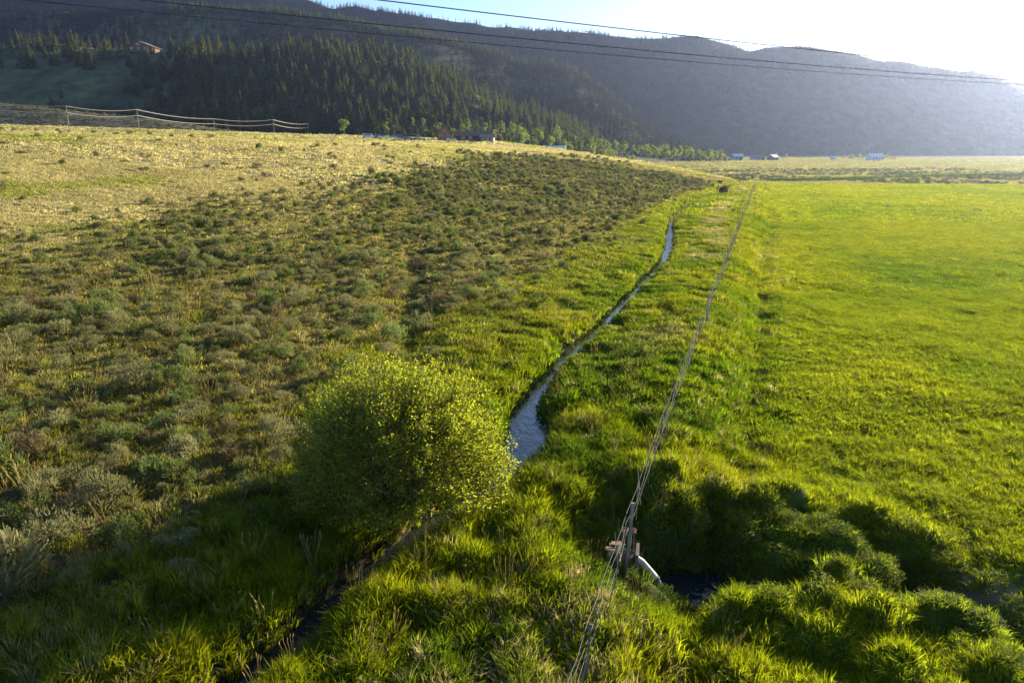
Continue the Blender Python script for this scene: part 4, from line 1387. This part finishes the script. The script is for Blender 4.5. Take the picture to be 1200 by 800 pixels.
for px0, D, rz, paint, lab, van in ((432, 366, 8, CARW, 'white van, leftmost of the parked vehicles', True), (449, 369, 10, CARW, 'white car just right of the white van', False),
                                    (459, 366, -160, CARS, 'silver car third from the left in the row', False), (467, 370, 15, CARB, 'blue van in the middle of the vehicle row', True),
                                    (478, 366, -14, CARB, 'blue car right of the blue van', False), (490, 367, 8, CARW, 'white car at the right end of the row', False),
                                    (529, 362, 25, CARW, 'white car parked in front of the log house', False), (443, 372, -20, CARG, 'dark grey car between white van and white car', False)):
    D -= 16
    X_, Y_, Z_ = on_ground(px0, D)
    car((X_, Y_, Z_ + .02), R(rz), paint, lab, van)

# ------------------------------------------------------------------ utility pole line on the left
def catenary(a, b, sag, n=14):
    return [a.lerp(b, i / n) - Vector((0, 0, sag * 4 * (i / n) * (1 - i / n))) for i in range(n + 1)]
PL = [(-60, 113, 285, 15), (77, 124, 305, 15), (160, 128, 335, 15), (250, 139, 400, 14), (320, 140, 440, 14), (361, 145, 505, 14)]
labs = ('utility pole just outside the left edge', 'leftmost tall wooden utility pole behind the bench', 'second tall utility pole from the left',
        'third utility pole from the left, before the dark hillside', 'fourth utility pole from the left, by the bushes', 'farthest utility pole at the right end of the line')
tops = []
for (px0, py0, D, h), lab in zip(PL, labs):
    X_, Zt = un_dist(px0, py0, D)
    gz_ = max(gz1(X_, D), float(FOOT.z(X_, D)))
    t = empty('utility_pole', (X_, D, gz_))
    tag(t, lab, 'utility pole', 'utility poles behind the bench')
    hz = Zt - gz_
    MB().tube([(0, 0, -1), (0, 0, hz * .5), (0, 0, hz)], [.22, .19, .15], 8).build('pole', POLEWOOD, t)
    for dz in (.5, 3.0):
        MB().box((0, 0, hz - dz), (.14, 2.6, .18), Matrix.Rotation(R(35), 3, 'Z')).build('crossarm', POLEWOOD, t)
        for s in (-1.1, -.4, .4, 1.1):
            v = Matrix.Rotation(R(35), 3, 'Z') @ Vector((0, s, 0))
            MB().tube([(v.x, v.y, hz - dz + .08), (v.x, v.y, hz - dz + .32)], .06, 6).build('insulator', GREYSTEEL, t)
    tops.append((Vector((X_, D, Zt))))
wn_ = 0
for dz, offs, nm in ((.18, (-1.1, .4, 1.1), 'upper'), (2.68, (-1.1, 1.1), 'lower')):
    for s in offs:
        v = Matrix.Rotation(R(35), 3, 'Z') @ Vector((0, s, 0))
        pts = []
        for a, b in zip(tops[:-1], tops[1:]):
            pts += catenary(a + v - Vector((0, 0, dz)), b + v - Vector((0, 0, dz)), 1.1)[:-1]
        pts.append(tops[-1] + v - Vector((0, 0, dz)))
        o0 = pts[0].copy()
        o = MB().tube([p - o0 for p in pts], .075, 4, False).build('utility_wire', TANWIRE)
        o.location = o0
        tag(o, '%s tan wire strung along the utility poles, %s' % (nm, {-1.1: 'near side', .4: 'middle', 1.1: 'far side'}[s]), 'wire', 'wires of the utility line')
# lone fence post on the bench edge
X_, Y_ = un_dist(722, 192, 150)[0], 150
o = MB().tube([(0, 0, -.4), (0, 0, 1.0), (.02, 0, 2.6)], [.13, .12, .11], 8).build('wooden_post', POLEWOOD)
o.location = (X_, Y_, gz1(X_, Y_))
tag(o, 'lone wooden post at the right end of the dry bench', 'post')

# ------------------------------------------------------------------ overhead line across the top of the view
WDIR = Vector((1.604, 1.0343, 0)).normalized()
WH = 13.5
side = Vector((-WDIR.y, WDIR.x, 0))
def wire_pt(px, py):
    return Vector((*un_ground(px, py, WH), WH))
A0, B0, C0 = wire_pt(600, 13), wire_pt(600, 39.5), wire_pt(600, 50)
ta, tb = -46.0, 82.0
for P0, lab, rr in ((A0, 'uppermost dark overhead cable crossing the sky', .014), (B0, 'middle dark overhead cable crossing the mountain', .014), (C0, 'lowest dark overhead cable crossing the mountain', .012)):
    P0 = P0 + WDIR * (-(P0 - A0).dot(WDIR))
    a = P0 + WDIR * ta; b = P0 + WDIR * tb
    pts = []
    for i in range(41):
        t = i / 40; p = a.lerp(b, t)
        tt = ta + (tb - ta) * t
        p.z += .0009 * (tt * tt) * .35 - .12
        pts.append(p)
    o = MB().tube([p - pts[0] for p in pts], rr, 6, False).build('overhead_cable', CABLE)
    o.location = pts[0]
    tag(o, lab, 'cable', 'overhead cables')
mid = (A0 + C0 + WDIR * (-(C0 - A0).dot(WDIR))) / 2
for t_, lab in ((ta, 'wooden pole at the near end of the overhead cables'), (tb, 'wooden pole on the meadow at the far end of the overhead cables')):
    p = mid + WDIR * t_
    g_ = gz1(p.x, p.y)
    top = WH + .0009 * t_ * t_ * .35 - .12 - .25
    t = empty('cable_pole', (p.x, p.y, g_))
    tag(t, lab, 'utility pole')
    MB().tube([(0, 0, -.8), (0, 0, (top - g_) * .5), (0, 0, top - g_ + .7)], [.19, .165, .13], 10).build('pole', POLEWOOD, t)
    MB().box((0, 0, top - g_), (.13, 4.4, .16), Matrix.Rotation(math.atan2(WDIR.y, WDIR.x), 3, 'Z')).build('crossarm', POLEWOOD, t)
    for P0 in (A0, B0, C0):
        s = (P0 - mid).dot(side)
        v = side * s
        MB().tube([(v.x, v.y, top - g_ + .08), (v.x, v.y, top - g_ + .24)], .06, 7).build('insulator', GREYSTEEL, t)

# pale rocks on the foothill
for px0, py0, s, lab in ((119, 149, .9, 'larger pale boulder right of the leftmost utility pole'), (193, 154, .7, 'smaller pale boulder right of the second utility pole')):
    D = 352
    X_, Z0 = un_dist(px0, py0, D)
    r_ = random.Random(px0); m = MB()
    nlat, nlon = 5, 9
    for i in range(nlat + 1):
        for j in range(nlon):
            th = math.pi * i / nlat; ph = 2 * math.pi * j / nlon; q = r_.uniform(.8, 1.15)
            m.v.append((q * math.sin(th) * math.cos(ph), q * math.sin(th) * math.sin(ph), .7 * q * math.cos(th)))
    for i in range(nlat):
        for j in range(nlon):
            m.f.append((i * nlon + j, i * nlon + (j + 1) % nlon, (i + 1) * nlon + (j + 1) % nlon, (i + 1) * nlon + j))
    o = m.build('boulder', ROCK)
    zz_ = max(gz1(X_, D), float(FOOT.z(X_, D)))
    o.location = (X_, D, zz_ + .5 * s); o.scale = (s * 1.3, s, s)
    tag(o, lab, 'rock', 'pale boulders on the foothill')

# ------------------------------------------------------------------ hazy evening air
HB = MB().box((100, 1550, 185), (7100, 3640, 412))
hz_m, nt, N, L = nodes_of('evening_haze')
out = N('ShaderNodeOutputMaterial'); pv = N('ShaderNodeVolumePrincipled')
pv.inputs['Color'].default_value = (0.47, 0.61, 1.0, 1)
pv.inputs['Density'].default_value = 0.00009
pv.inputs['Anisotropy'].default_value = 0.70
L(pv.outputs[0], out.inputs['Volume'])
haze = HB.build('haze', hz_m)
haze['kind'] = 'stuff'
haze['label'] = 'thin evening haze filling the valley'
print('grass tufts', NG, 'objects', len(bpy.data.objects))
